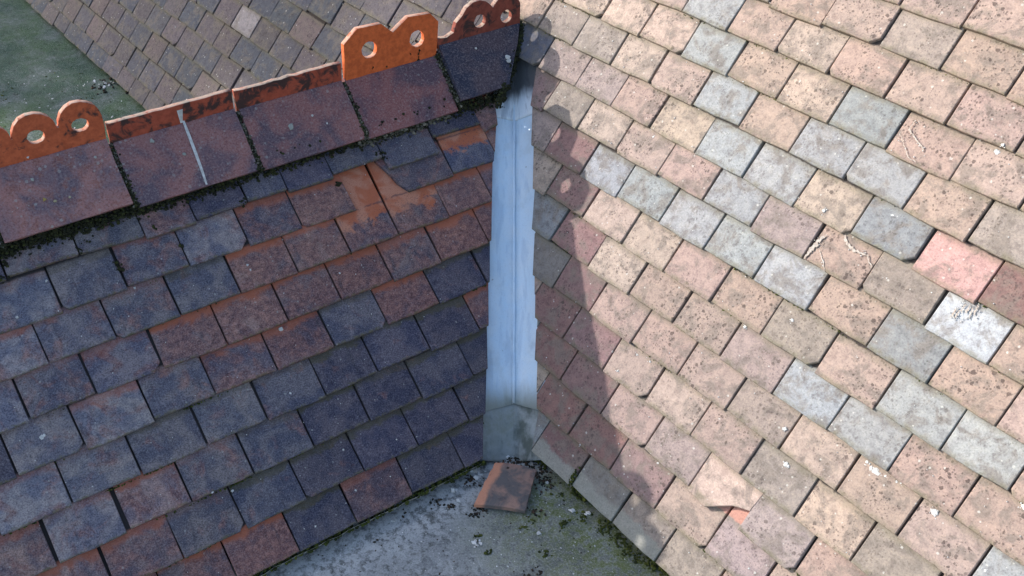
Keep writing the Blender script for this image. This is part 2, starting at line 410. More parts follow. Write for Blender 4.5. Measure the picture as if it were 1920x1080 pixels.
def cambered(wd, ln, chip, th=TH):
    """full tile: grid top with cross and long camber, worn arris, skirt"""
    NX, NY = 5, 3
    h = wd / 2
    ca = random.uniform(.0012, .0030); cb = random.uniform(.0, .0025); tw = random.uniform(-.0016, .0016)
    def zz(x, y): 
        v = min(1, y / .12)
        return -ca * (x / h) ** 2 - cb * (1 - v) ** 2 + tw * (x / h) * (1 - v) + ca * .4
    xs = [-h + .002 + (wd - .004) * i / (NX - 1) for i in range(NX)]
    ys = [.002, .075, ln]
    c0 = random.uniform(.006, .02) if random.random() < chip else 0
    c1 = random.uniform(.006, .02) if random.random() < chip else 0
    V = []
    for j in range(NY):
        for i in range(NX):
            x, y = xs[i], ys[j]
            if j == 0:
                y += random.uniform(-.0013, .0013)
                if i == 0: y += .001 + c0
                if i == NX - 1: y += .001 + c1
                if i == 1 and c0: x = -h + c0 * 1.1
                if i == NX - 2 and c1: x = h - c1 * 1.1
            elif i in (0, NX - 1): x += random.uniform(-.0008, .0008)
            V.append((x, y, zz(x, y)))
    F = [(j * NX + i, j * NX + i + 1, (j + 1) * NX + i + 1, (j + 1) * NX + i) for j in range(NY - 1) for i in range(NX - 1)]
    ring = list(range(NX)) + [NX * 2 - 1, NX * 3 - 1] + [NX * 2, NX]
    o = len(V)
    for q in ring:
        x, y, z = V[q]
        dx = .0018 if x > h * .9 else (-.0018 if x < -h * .9 else 0); dy = -.0018 if q < NX else 0
        V.append((x + dx, y + dy, z - .0016)); V.append((x + dx, y + dy, z - th))
    n = len(ring)
    for i in range(n):
        j = (i + 1) % n
        if ring[i] == NX * 3 - 1: continue
        F.append((o + 2 * i, o + 2 * j, ring[j], ring[i])); F.append((o + 2 * i + 1, o + 2 * j + 1, o + 2 * j, o + 2 * i))
    return V, F
def rect_outline(wd, ln, rough=0.0008, chip=0.0):
    r = lambda s=rough: random.uniform(-s, s)
    h = wd / 2
    pts = [(-h + r(), 0.003 + r()), (-h + 0.003, r())]
    pts += [(-h * 0.35 + r(.006), r(.0014)), (h * 0.4 + r(.006), r(.0014))]
    pts += [(h - 0.003, r()), (h + r(), 0.003 + r())]
    pts += [(h + r(), ln * 0.5), (h + r(), ln), (-h + r(), ln), (-h + r(), ln * 0.5)]
    return pts
def clip(poly, fn):
    """keep the part of poly with fn(x,y)>=0 (fn linear or nearly so)"""
    out = []
    n = len(poly)
    for i in range(n):
        a = poly[i]; b = poly[(i + 1) % n]
        fa = fn(*a); fb = fn(*b)
        if fa >= 0: out.append(a)
        if (fa >= 0) != (fb >= 0):
            t = fa / (fa - fb); out.append((a[0] + (b[0] - a[0]) * t, a[1] + (b[1] - a[1]) * t))
    return out
def interp(tab, x):
    if x <= tab[0][0]: a, b = tab[0], tab[1]
    elif x >= tab[-1][0]: a, b = tab[-2], tab[-1]
    else:
        for a, b in zip(tab, tab[1:]):
            if a[0] <= x <= b[0]: break
    return a[1] + (b[1] - a[1]) * (x - a[0]) / (b[0] - a[0])
def clean(poly):
    out = []
    for p in poly:
        if not out or (abs(p[0] - out[-1][0]) + abs(p[1] - out[-1][1])) > 0.0008: out.append(p)
    return out if len(out) >= 3 else []
LEN = 0.262
VARS = []
for i in range(22):
    v, f = cambered(0.1640, LEN, 0.16 if i > 5 else 0.0)
    me = bpy.data.meshes.new('tile'); me.from_pydata(v, [], f); me.update(); VARS.append(me)

def variants(mat):
    out = []
    for me in VARS:
        m = me.copy(); m.materials.append(mat); out.append(m)
    return out

def add_tile(parent, pool, mat, x0, x1, y, gauge, col, cutter=None, lift=0.0, slip=0.0, rz=None, length=LEN, poly=None, label=None):
    """one tile between x0..x1 whose lower edge is at height y of the parent's slope"""
    xc = (x0 + x1) / 2
    wd = x1 - x0
    tilt = -math.atan((TH + 0.0006) / gauge)
    y = y + slip + random.uniform(-0.0022, 0.0022)
    rz = random.gauss(0, R_(0.65)) if rz is None else rz
    pol = None
    if poly: pol = [(px - xc, py - y) for px, py in poly]
    elif cutter or length != LEN:
        pol = [(p[0] * wd / 0.166, p[1]) for p in rect_outline(0.1642, length)]
        if cutter:
            full = len(pol)
            area0 = [p for p in pol]
            pol = clip(pol, lambda a, b: cutter(a + xc, b + y))
            pol = clean(pol)
            if len(pol) < 3: return None
            if max(p[0] for p in pol) - min(p[0] for p in pol) < 0.012 and False: return None
            if min(p[1] for p in pol) > 0.12: return None
    if pol:
        v, f = tile_rings(pol)
        me = bpy.data.meshes.new('tile'); me.from_pydata(v, [], f); me.update(); me.materials.append(mat)
        o = bpy.data.objects.new('tile', me); sx = 1.0
    else:
        o = bpy.data.objects.new('tile', random.choice(pool)); sx = wd / 0.1662
    link(o, parent)
    o.matrix_local = (Matrix.Translation((xc, y, lift + random.uniform(-0.0008, 0.0020)))
                      @ Matrix.Rotation(rz, 4, 'Z') @ Matrix.Rotation(tilt + random.gauss(0, R_(0.5)), 4, 'X')
                      @ Matrix.Rotation(random.gauss(0, R_(0.55)), 4, 'Y') @ Matrix.Diagonal((sx, 1, 1, 1)))
    o.color = col
    if label: o['label'] = label
    return o
def mass_tiles(name, parent, mat, specs, gauge):
    """tiles that the photograph does not show: one joined mesh"""
    V = []; F = []
    tilt = math.atan((TH + 0.0006) / gauge)
    for x0, x1, y, pol in specs:
        xc = (x0 + x1) / 2
        v, f = tile_rings(pol if pol else [(-(x1 - x0) / 2 + 0.001, 0), ((x1 - x0) / 2 - 0.001, 0), ((x1 - x0) / 2 - 0.001, LEN), (-(x1 - x0) / 2 + 0.001, LEN)])
        o = len(V); dz = random.uniform(-0.001, 0.002)
        V += [(a + xc, b + y, c - math.tan(tilt) * b + dz) for a, b, c in v]
        F += [tuple(i + o for i in q) for q in f]
    if not V: return None
    o = meshobj(name, V, F, mat, parent); o['kind'] = 'stuff'
    return o

# ------------------------------------------------------------------ setting below
def box(name, lo, hi, mat, parent=None):
    x0, y0, z0 = lo; x1, y1, z1 = hi
    v = [(x0, y0, z0), (x1, y0, z0), (x1, y1, z0), (x0, y1, z0), (x0, y0, z1), (x1, y0, z1), (x1, y1, z1), (x0, y1, z1)]
    f = [(0, 3, 2, 1), (4, 5, 6, 7), (0, 1, 5, 4), (1, 2, 6, 5), (2, 3, 7, 6), (3, 0, 4, 7)]
    return meshobj(name, v, f, mat, parent)
g = meshobj('ground', [(-900, -900, -3.6), (900, -900, -3.6), (900, 900, -3.6), (-900, 900, -3.6)], [(0, 1, 2, 3)], M['grass'])
tag(g, kind='structure')
# flat roof: one gently uneven sheet
X0, X1, Y0, Y1 = -7.0, 3.2, -3.4, 0.06
nx, ny = 170, 58
V = []; F = []
for j in range(ny + 1):
    for i in range(nx + 1):
        x = X0 + (X1 - X0) * i / nx; y = Y0 + (Y1 - Y0) * j / ny
        V.append((x, y, FLAT + 0.007 * noise.noise(Vector((x * 2.2, y * 2.2, 0.3))) + 0.003 * noise.noise(Vector((x * 9, y * 9, 4.0)))))
for j in range(ny):
    for i in range(nx):
        a = j * (nx + 1) + i; F.append((a, a + 1, a + nx + 2, a + nx + 1))
flat = tag(meshobj('flat_roof', V, F, M['flat'], smooth=True), kind='structure')
wl = box('wall', (X0 + .02, Y0 + .02, -3.6), (X1 - .02, 4.0, FLAT - 0.03), M['brick'])
tag(wl, 'pale rendered house wall carrying the flat roof', 'wall')

# ------------------------------------------------------------------ MAIN ROOF
main = empty('main_roof', FR)
tag(main, 'large pitched roof of sunlit pink, tan and grey clay tiles on the right', 'roof')
RV = 2.75
dk = meshobj('roof_deck', [(-6.6, 0.012, -0.052), (3.1, 0.012, -0.052), (3.1, RV, -0.052), (-6.6, RV, -0.052),
                       (-6.6, 0.012, -0.10), (3.1, 0.012, -0.10), (3.1, RV, -0.10), (-6.6, RV, -0.10)],
             [(0, 1, 2, 3), (0, 4, 5, 1), (1, 5, 6, 2), (2, 6, 7, 3), (3, 7, 4, 0)], M['dark'], main)
# the hidden back slope closes the roof
yr = RV * math.cos(A_); zr = RV * math.sin(A_)
back = meshobj('back_slope', [(-6.6, 0, 0), (3.1, 0, 0), (3.1, -RV * math.cos(2 * A_), -RV * math.sin(2 * A_)), (-6.6, -RV * math.cos(2 * A_), -RV * math.sin(2 * A_))],
               [(0, 1, 2, 3)], M['sunny_i'], main)
back.matrix_local = Matrix.Translation((0, RV, -0.02))

RCUT = [(-0.10, 0.075), (0.003, 0.044), (0.06, 0.020), (0.105, -0.010), (0.204, -0.091), (0.315, -0.173), (0.421, -0.262), (0.525, -0.340),
        (0.699, -0.466), (0.749, -0.516), (0.845, -0.585), (0.93, -0.680), (0.945, -0.86)]
RIDX = -0.83
def rcut(u, v):
    """>=0 where the main roof is tiled on the near side of the cross roof"""
    return u - interp(RCUT, v)
def rcut_back(u, v):
    return (2 * RIDX - interp(RCUT, v)) - u
BACKOFF = {0: -.2, 1: -.42, 2: -.33, 3: -.27, 4: -.22, 5: -.19, 6: -.17, 7: -.09, 8: -.10, 9: -.06}
def voff(r, u):
    b = BACKOFF.get(r, -0.05)
    t = min(1, max(0, (-u - 0.8) / 0.5))
    return b * t
JR = {0: [.044, .211, .377, .537], 1: [-.04, .125, .292, .464, .634], 2: [-.155, .011, .182, .349, .515],
      3: [-.218, -.052, .118, .28, .445, .614, .779, .942], 4: [-.336, -.171, -.014, .155, .325, .492, .662, .831, .995],
      5: [-.262, -.097, .069, .235, .403, .576, .738, .904, 1.069], 6: [-.36, -.196, -.034, .132, .3, .469, .638, .806, .974, 1.132],
      7: [-.445, -.281, -.128, .042, .206, .374, .542, .713, .875], 8: [-.70, -.531, -.374, -.208, -.039, .128, .295, .463, .627, .80, .962],
      9: [-.80, -.632, -.46, -.301, -.141, .033, .2, .367, .535, .705, .87], 10: [-.712, -.546, -.377, -.217, -.049, .114, .28, .447, .615, .78],
      11: [-.83, -.664, -.498, -.332, -.166, .001, .171, .336, .503, .675, .84], 12: [-.737, -.57, -.403, -.236, -.07, .097, .262, .432, .598, .768],
      13: [-.825, -.658, -.49, -.325, -.158, .009, .179, .347, .516, .685]}
JB = {0: [-4.229, -4.061, -3.888, -3.728, -3.568, -3.415, -3.213, -3.039, -2.885, -2.721], 1: [-3.841, -3.676, -3.514, -3.352, -3.157, -3.001, -2.851, -2.67],
      2: [-3.586, -3.424, -3.244, -3.08, -2.915, -2.748, -2.565, -2.39], 3: [-3.152, -2.995, -2.823, -2.663, -2.481, -2.308, -2.121],
      4: [-2.739, -2.57, -2.386, -2.229, -2.05], 5: [-2.488, -2.319, -2.154, -1.988, -1.807], 6: [-2.259, -2.084, -1.915, -1.742],
      7: [-2.035, -1.871, -1.697], 8: [-1.565, -1.382, -1.206], 9: [-1.47, -1.304, -1.139]}
CR = {0: 'RDOOPP', 1: 'RRmPpPP', 2: 'RrPpTpPP', 3: 'RrPTPOTOP', 4: 'DrPPPOTPP', 5: 'rTPPpGGPPP', 6: 'rTTPPOPGGP', 7: 'rGGGGGPHPP',
      8: 'mOTPPGpPOWPP', 9: 'hppPTGGTHSRP', 10: 'OOTPGPGGPOP', 11: 'OTTTGPTHPPP', 12: 'OTPGPTPPPPPP', 13: 'PPTPOPPOPPP'}
PAL = {'P': (.345, .255, .212), 'p': (.300, .236, .216), 'T': (.385, .300, .240), 'O': (.280, .230, .192), 'G': (.300, .302, .298), 'H': (.235, .238, .24),
       'D': (.19, .172, .158), 'R': (.205, .120, .108), 'r': (.225, .140, .130), 'm': (.265, .178, .162), 'S': (.45, .272, .236), 'W': (.39, .395, .39), 'h': (.125, .125, .148)}
SPOT = {'G': .55, 'H': .6, 'W': .35, 'S': .45, 'T': .85, 'P': 1.0, 'p': .8, 'O': .7, 'D': .4, 'R': .8, 'r': .9, 'm': .9, 'h': .3}
def jcol(c, spot, s=0.07):
    k = 1 + random.uniform(-s, s)
    return (c[0] * k * (1 + random.uniform(-.03, .03)), c[1] * k, c[2] * k * (1 + random.uniform(-.04, .04)), spot)
BACKPAL = [((.118, .109, .120), .6), ((.140, .116, .119), .8), ((.096, .098, .115), .5), ((.160, .124, .121), .8), ((.124, .107, .111), .9), ((.090, .094, .108), .6)]
rpool = variants(M['sunny']); rbpool = variants(M['sunny_bare']); rwpool = variants(M['sunny_wash'])
mass = []
count = 0
def in_view(u0, u1, v):
    for u in (u0, (u0 + u1) / 2, u1):
        for dv in (0, GR):
            p = project(FR @ Vector((u, v + dv, 0)))
            if not p: continue
            x, y = p
            if -25 < x < 1945 and -25 < y < 1105 and (x > 900 or y < 262 - 0.205 * x): return True
    return False
LIFT = {}
for r in range(0, 26):
    jr = JR.get(r)
    if not jr:
        s0 = -0.82 + (0.083 if r % 2 else 0) + random.uniform(-.02, .02)
        jr = [s0 + 0.1668 * i for i in range(10)]
    js = list(jr)
    cols = {}
    for i, ch in enumerate(CR.get(r, '')): cols[i] = ch
    while js[-1] < 3.0: js.append(js[-1] + 0.1668 + random.uniform(-.0015, .0015))
    letters = [cols.get(i) for i in range(len(js))]
    # towards the left, behind the cross roof
    jb = list(JB.get(r, []))
    left = []
    if jb:
        x = jb[-1]
        gap = js[0] - x
        n = max(1, round(gap / 0.1668))
        left = jb + [x + gap * i / n for i in range(1, n)]
    else:
        x = js[0]; tmp = []
        while x > -2.4: x -= 0.1668 + random.uniform(-.0015, .0015); tmp.append(x)
        left = tmp[::-1]
    while left[0] > -6.4: left.insert(0, left[0] - 0.1668 + random.uniform(-.0015, .0015))
    allj = left + js
    lets = [None] * len(left) + letters
    for i in range(len(allj) - 1):
        u0, u1 = allj[i], allj[i + 1]
        uc = (u0 + u1) / 2
        v = r * GR + voff(r, uc) * GR
        cutter = None
        if v < 0.96:
            fn = rcut if uc > RIDX else rcut_back
            cs = [(fn(a, b)) for a in (u0, u1) for b in (v, min(v + LEN, 0.943))]
            if max(cs) <= 0: continue
            if min(cs) < 0:
                sl = (fn(0, min(v + GR, .94)) - fn(0, v)) / (min(v + GR, .94) - v)
                jit = random.uniform(-.002, .003)
                s0_ = fn(0, v) + jit; sg = 1 if uc > RIDX else -1
                cutter = (lambda a, b, s0_=s0_, sl=sl, sg=sg, v=v: sg * a + s0_ + sl * (b - v))
                if r >= 8 and uc > RIDX: 
                    s1_ = fn(0, v)
                    cutter = (lambda a, b, v=v, r=r: a - ({8: -.585}.get(r, -.83)) + (b - v) * (.62 if r == 8 else 0.0))
        if len(lets) > i and lets[i]:
            L = lets[i]; col = jcol(PAL[L], SPOT[L])
        elif uc < -0.85:
            c, sp = random.choice(BACKPAL); col = jcol(c, sp)
            if r == 3 and False: pass
        else:
            L = random.choice('PPTpOGPTPH'); col = jcol(PAL[L], SPOT[L])
        gapw = random.choice([.0007, .001, .0014, .002, .003, .0045])
        a0, a1 = u0 + gapw / 2, u1 - gapw / 2
        vis = in_view(u0, u1, v) and count < 300
        if r == 2 and abs(u0 - .515) < .001:
            pp = [(1290, 918), (1303, 930), (1322, 950), (1345, 949), (1372, 948), (1390, 953), (1405, 958), (1428, 927)]
            pl = [tuple(on_frame(FR, *q).xy) for q in pp]
            pl = pl + [(.681, v + LEN), (.517, v + LEN)]
            add_tile(main, rpool, M['sunny'], a0, a1, v, GR, (.46, .345, .285, .12), poly=pl, lift=.003, rz=0.0, label='peach tile with its lower edge broken away in a curve')
            count += 1
            continue
        if not vis:
            pol = None
            if cutter:
                h = (a1 - a0) / 2
                pol = clean(clip([(-h, 0), (h, 0), (h, LEN), (-h, LEN)], lambda a, b: cutter(a + uc, b + v)))
                if len(pol) < 3: continue
            mass.append((a0, a1, v, pol)); continue
        lift = random.choice([0, 0, 0, 0, .001, .002, .003]) + LIFT.get((r, round(u0, 3)), 0)
        slip = random.choice([0, 0, 0, 0, 0, -.003, .003, -.005])
        if uc < -1.9 and r == 5 and -2.34 < u0 < -2.3: col = (.30, .265, .26, .25)
        bare = r == 1 and .45 < u0 < .7
        wsh = r == 0 and 0 < u0 < .45
        if add_tile(main, rwpool if wsh else rbpool if bare else rpool, M['sunny_wash' if wsh else 'sunny'], a0, a1, v, GR, col, cutter, lift, slip): count += 1
mass_tiles('tile_mass', main, M['sunny_i'], mass, GR)
print('main roof tiles shown:', count, 'mass', len(mass))

# ------------------------------------------------------------------ CROSS ROOF
cross = empty('cross_roof', FL)
tag(cross, 'small gabled cross roof of dark blue and red clay tiles with crested ridge, in shade', 'roof')
SL0 = -2.1
TAP = H0 / math.cos(B_)                         # slope distance of the ridge (t, negative upwards)
meshobj('roof_deck', [(SL0, -0.775, -0.055), (0.0, -0.775, -0.055), (0.44, -TAP, -0.055), (SL0, -TAP, -0.055)], [(0, 1, 2, 3)], M['dark'], cross)
gz = meshobj('gable_wall', [], [], M['brick'], cross)
gm = gz.data; inv = FL.inverted()
def ridge_pt(s, h, z): return FV @ Vector((s, -h, z))
hw = 0.83
pts = [ridge_pt(SL0 + .03, -hw, -.04), ridge_pt(SL0 + .03, hw, -.04), ridge_pt(SL0 + .03, 0, .72)]
gm.from_pydata([tuple(inv @ q) for q in pts], [], [(0, 1, 2)]); gm.update()
# far slope: tiles in one mass (never in sight)
FLB = frame(ridge_pt(0, 0, .776), -EL, Vector((HD.x * math.cos(B_), HD.y * math.cos(B_), math.sin(B_))), Vector((-HD.x * math.sin(B_), -HD.y * math.sin(B_), math.cos(B_))))
ms = []
for r in range(0, 8):
    y = -1.13 + r * GL
    x = -.05 - (0.083 if r % 2 else 0) + (-0.55 if r > 7 else -.02)
    while x < 2.05:
        ms.append((x, x + .1655, y, None)); x += .1665
mo = mass_tiles('far_slope_tiles', cross, M['shady_i'], ms, GL)
if mo: mo.matrix_local = inv @ FLB
LCUT = [(-.30, .50), (-.134, .415), (.04, .310), (.293, .172), (.574, .020), (.773, -.095), (.85, -.14)]   # (t, s)
def lcut(s, y): return interp(LCUT, -y) - s
ROWS = 'ABCDEFGHI'
JL = {'A': [-1.21, -1.043, -.868, -.703, -.565, -.418, -.30, -.16, .003, .178, .345],
      'B': [-1.12, -.954, -.792, -.627, -.461, -.302, -.137, .030, .191, .352],
      'C': [-1.197, -1.031, -.864, -.698, -.533, -.367, -.206, -.049, .12, .276],
      'D': [-1.285, -1.118, -.959, -.79, -.619, -.446, -.286, -.122, .037, .202],
      'E': [-1.189, -1.028, -.86, -.698, -.527, -.358, -.192, -.023, .143],
      'F': [-1.27, -1.104, -.936, -.766, -.602, -.436, -.275, -.108, .058],
      'G': [-1.35, -1.183, -1.018, -.854, -.69, -.52, -.353, -.189, -.02],
      'H': [-1.255, -1.09, -.924, -.759, -.593, -.424, -.256, -.091],
      'I': [-1.325, -1.16, -.994, -.828, -.662, -.497, -.327, -.161]}
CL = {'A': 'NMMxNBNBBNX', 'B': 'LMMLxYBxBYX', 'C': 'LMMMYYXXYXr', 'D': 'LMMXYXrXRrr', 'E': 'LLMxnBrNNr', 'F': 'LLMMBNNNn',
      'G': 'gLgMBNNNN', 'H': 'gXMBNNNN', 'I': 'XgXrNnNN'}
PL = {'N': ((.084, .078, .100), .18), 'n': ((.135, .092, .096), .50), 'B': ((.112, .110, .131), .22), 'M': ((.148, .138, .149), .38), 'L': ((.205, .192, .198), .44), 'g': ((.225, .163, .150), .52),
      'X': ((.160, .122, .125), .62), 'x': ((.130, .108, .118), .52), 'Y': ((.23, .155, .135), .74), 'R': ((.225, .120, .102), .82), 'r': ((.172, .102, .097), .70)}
lpool = variants(M['shady']); bpool = variants(M['shady_bare'])
mass = []
for ri, rn in enumerate(ROWS):
    t = (ri - 1) * GL
    js = JL[rn]
    js = list(js)
    nl = 0
    while js[0] > SL0 + .1: js.insert(0, js[0] - .1662); nl += 1
    js.append(js[-1] + .1662); js.append(js[-1] + .1662)
    for i in range(len(js) - 1):
        s0, s1 = js[i], js[i + 1]
        y = -t
        cs = [lcut(a, y + b) for a in (s0, s1) for b in (0, LEN)]
        if max(cs) <= 0.004: continue
        if rn == 'B' and abs(s0 + .137) < .002: continue                 # the missing tile
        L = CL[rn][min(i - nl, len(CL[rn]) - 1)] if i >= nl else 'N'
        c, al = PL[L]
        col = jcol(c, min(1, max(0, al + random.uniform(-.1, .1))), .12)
        gapw = random.choice([.001, .0016, .0024, .0036])
        a0, a1 = s0 + gapw / 2, s1 - gapw / 2
        if rn == 'G' and abs(s0 + 1.018) < .002: a0 += .008
        if rn == 'G' and abs(s0 + 1.183) < .002: a0 += .003
        vis = False
        for q in ((s0, y), (s1, y), (s0, y + GL), (s1, y + GL)):
            p = project(FL @ Vector((q[0], q[1], 0)))
            if p and -20 < p[0] < 1940 and -20 < p[1] < 1100: vis = True
        if not vis:
            mass.append((a0, a1, y, None)); continue
        cutter = None
        ln = LEN
        if min(cs) < 0:
            base = interp(LCUT, t) + random.uniform(-.002, .002)
            sl = (interp(LCUT, t - GL) - interp(LCUT, t)) / GL
            cutter = (lambda a, b, base=base, sl=sl, y=y: base + sl * (b - y) - a)
        if rn == 'A': ln = 0.15
        slip = random.choice([0, 0, 0, 0, -.003, .003])
        lift = random.choice([0, 0, 0, .001, .002, .003])
        rz = None
        if rn == 'A':
            slip = random.uniform(-.012, .012); rz = random.gauss(0, R_(1.5)); lift = random.uniform(0, .004)
        if rn == 'A' and abs(s0 + .868) < .002: slip = .008
        if rn == 'A' and abs(s0 - .003) < .002: slip = -.032
        if rn == 'A' and abs(s0 - .178) < .002: slip = .012
        if rn == 'B' and abs(s0 - .03) < .002:      # its left side is broken off in a curve
            pl = [(.036, y - .001), (.188, y), (.189, y + LEN), (-.02, y + LEN), (-.018, y + .115), (-.004, y + .085), (.006, y + .06), (.012, y + .035), (.024, y + .016)]
            add_tile(cross, lpool, M['shady'], a0, a1, y, GL, col, poly=pl, rz=0.0, lift=.002, label='dark tile with its left edge broken off beside the gap')
            continue
        bare = (rn == 'C' and -.21 < s0 < 0) or (rn == 'B' and .18 < s0 < .2)
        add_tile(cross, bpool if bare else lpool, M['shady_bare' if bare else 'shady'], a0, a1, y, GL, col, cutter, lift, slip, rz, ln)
mass_tiles('tile_mass', cross, M['shady_i'], mass, GL)

# ridge tiles -------------------------------------------------------
def ridge_wings(name, s0, s1, dz, col, rot=0.0, label=None, low=.6946, cut=0.0):
    """inverted V of clay, one tile, with slightly uneven edges"""
    ln = s1 - s0
    prof = [(.132, low - .001), (.1275, low + .0045), (.09, None), (.05, None), (.0115, .8235), (0, .8285), (-.0115, .8235), (-.05, None), (-.09, None), (-.1275, low + .0045), (-.132, low - .001)]
    pr = []
    for h, z in prof:
        if z is None: z = .8235 + (abs(h) - .0115) / (.1275 - .0115) * (low + .0045 - .8235) + 0.0015
        pr.append((h, z + dz))
    inner = [(.121, low - .0105 + dz), (0, .806 + dz), (-.121, low - .0105 + dz)]
    ns = 9
    V = []; F = []
    np_ = len(pr) + 3
    for i in range(ns):
        x = ln * i / (ns - 1)
        end = i in (0, ns - 1)
        for h, z in pr + inner:
            jx = random.uniform(-.0015, .0015) if end else 0
            xx = x * (1 - cut / ln * min(1, max(0, (h - .02) / .11)))
            V.append((xx + jx + (.0008 if i == 0 else 0), -h + random.uniform(-.0006, .0006), z + random.uniform(-.0008, .0008)))
    ring = list(range(len(pr))) + [len(pr) + 2, len(pr) + 1, len(pr)]
    for i in range(ns - 1):
        for a, b in zip(ring, ring[1:] + ring[:1]):
            F.append((i * np_ + a, i * np_ + b, (i + 1) * np_ + b, (i + 1) * np_ + a))
    F.append(tuple(ring[::-1])); F.append(tuple((ns - 1) * np_ + a for a in ring))
    o = meshobj(name, V, F, M['ridge'], cross)
    o.matrix_local = inv @ FV @ Matrix.Translation((s0, 0, 0)) @ Matrix.Rotation(rot, 4, 'Y')
    o.color = col
    if label: o['label'] = label
    return o
def crest(name, rt, s0, outline, holes, thick, col, label=None):
    """flat outline with holes, extruded: upstand of a ridge tile"""
    cu = bpy.data.curves.new(name, 'CURVE'); cu.dimensions = '2D'; cu.fill_mode = 'BOTH'
    cu.extrude = thick / 2 - .0015; cu.bevel_depth = .0015; cu.bevel_resolution = 1
    def spl(pts):
        sp = cu.splines.new('POLY'); sp.points.add(len(pts) - 1)
        for p, q in zip(sp.points, pts): p.co = (q[0] - s0, q[1], 0, 1)
        sp.use_cyclic_u = True
    spl(outline)
    for cx, cz, rx, rzz in holes:
        spl([(cx + rx * math.cos(a * math.pi / 14) * random.uniform(.96, 1.04), cz + rzz * math.sin(a * math.pi / 14) * random.uniform(.96, 1.04)) for a in range(28)])
    tmp = bpy.data.objects.new('tmp', cu)
    me = bpy.data.meshes.new_from_object(tmp)
    bpy.data.objects.remove(tmp)
    me.name = name
    me.materials.clear(); me.materials.append(M['crest'])
    o = link(bpy.data.objects.new(name, me), rt)
    o.matrix_local = Matrix.Rotation(math.pi / 2, 4, 'X')
    o.color = col
    if label: o['label'] = label
    return o
def lobes(c, rad, zc, zb, x0, x1, n=9):
    """scalloped outline: round lobes at centres c"""
    pts = [(x0, zb), (x1, zb)]
    out = []
    for cx in c:
        for i in range(n + 1):
            a = math.pi * i / n
            out.append((cx - rad * math.cos(a), zc + rad * 1.0 * math.sin(a)))
    return [(x0, zb)] + out + [(x1, zb)]
def rough_line(x0, x1, z, n, amp):
    return [(x0 + (x1 - x0) * i / n, z + random.uniform(-amp, amp)) for i in range(n + 1)]
OR = (.46, .105, .042)
t0 = ridge_wings('ridge_tile', -1.34, -1.032, .018, (.22, .15, .145, .6))
crest('crest', t0, -1.34, lobes([-1.29, -1.182, -1.074], .052, .90, .84, -1.34, -1.034), [(-1.29, .897, .024, .02), (-1.182, .897, .024, .02), (-1.074, .897, .024, .02)], .018, (*OR, .5))
t1 = ridge_wings('ridge_tile', -1.022, -.706, .018, (.25, .165, .155, .8), label='ridge tile spotted with pale lichen under a round-lobed orange crest')
out = [(-1.018, .84), (-1.018, .885)]
for cx in (-.974, -.866, -.755):
    for i in range(10):
        a = math.pi * i / 9
        out.append((cx - .052 * math.cos(a), .905 + .052 * math.sin(a) + random.uniform(-.0012, .0012)))
out += [(-.703, .875), (-.707, .84)]
crest('crest', t1, -1.022, out, [(-.974, .897, .023, .019), (-.866, .897, .023, .019), (-.758, .897, .023, .019)], .018, (*OR, .55), 'orange crest of two round lobes with half-round holes')
t2 = ridge_wings('ridge_tile', -.694, -.362, .002, (.20, .130, .128, .6), label='plain ridge tile with a white streak running down it')
crest('upstand', t2, -.694, [(-.694, .815)] + rough_line(-.694, -.360, .878, 14, .0016) + [(-.362, .815)], [], .018, (.34, .075, .04, .70))
t3 = ridge_wings('ridge_tile', -.348, -.034, -.003, (.19, .118, .115, .6), label='plain dark red ridge tile with a yellow lichen spot')
crest('upstand', t3, -.348, [(-.348, .812)] + rough_line(-.350, -.030, .873, 14, .0018) + [(-.034, .812)], [], .018, (.34, .075, .04, .76))
t4 = ridge_wings('ridge_tile', -.022, .282, -.008, (.18, .105, .105, .4), label='dark red ridge tile under the bright orange angular crest')
crest('crest', t4, -.022, [(-.018, .806), (-.014, .924), (.031, .960), (.107, .957), (.144, .922), (.197, .956), (.271, .950), (.297, .920), (.291, .858), (.281, .800)],
      [(.064, .890, .0265, .0265), (.223, .885, .0265, .0265)], .018, (.58, .125, .035, .06), 'bright orange angular crest with two round holes')
t5 = ridge_wings('ridge_tile', .294, .592, .022, (.060, .062, .080, .15), label='blackened ridge tile with a broken round-lobed crest, against the main roof', cut=.125)
crest('crest', t5, .294, [(.296, .835), (.293, .866), (.325, .862), (.352, .872), (.362, .90), (.384, .918), (.40, .938), (.424, .950), (.447, .951), (.468, .943), (.485, .928), (.494, .916),
                         (.502, .927), (.520, .944), (.540, .951), (.562, .948), (.582, .934), (.595, .910), (.594, .835)],
      [(.446, .887, .023, .022), (.544, .880, .023, .022)], .018, (.22, .06, .04, .62), 'sooty round-lobed crest with one lobe broken off')

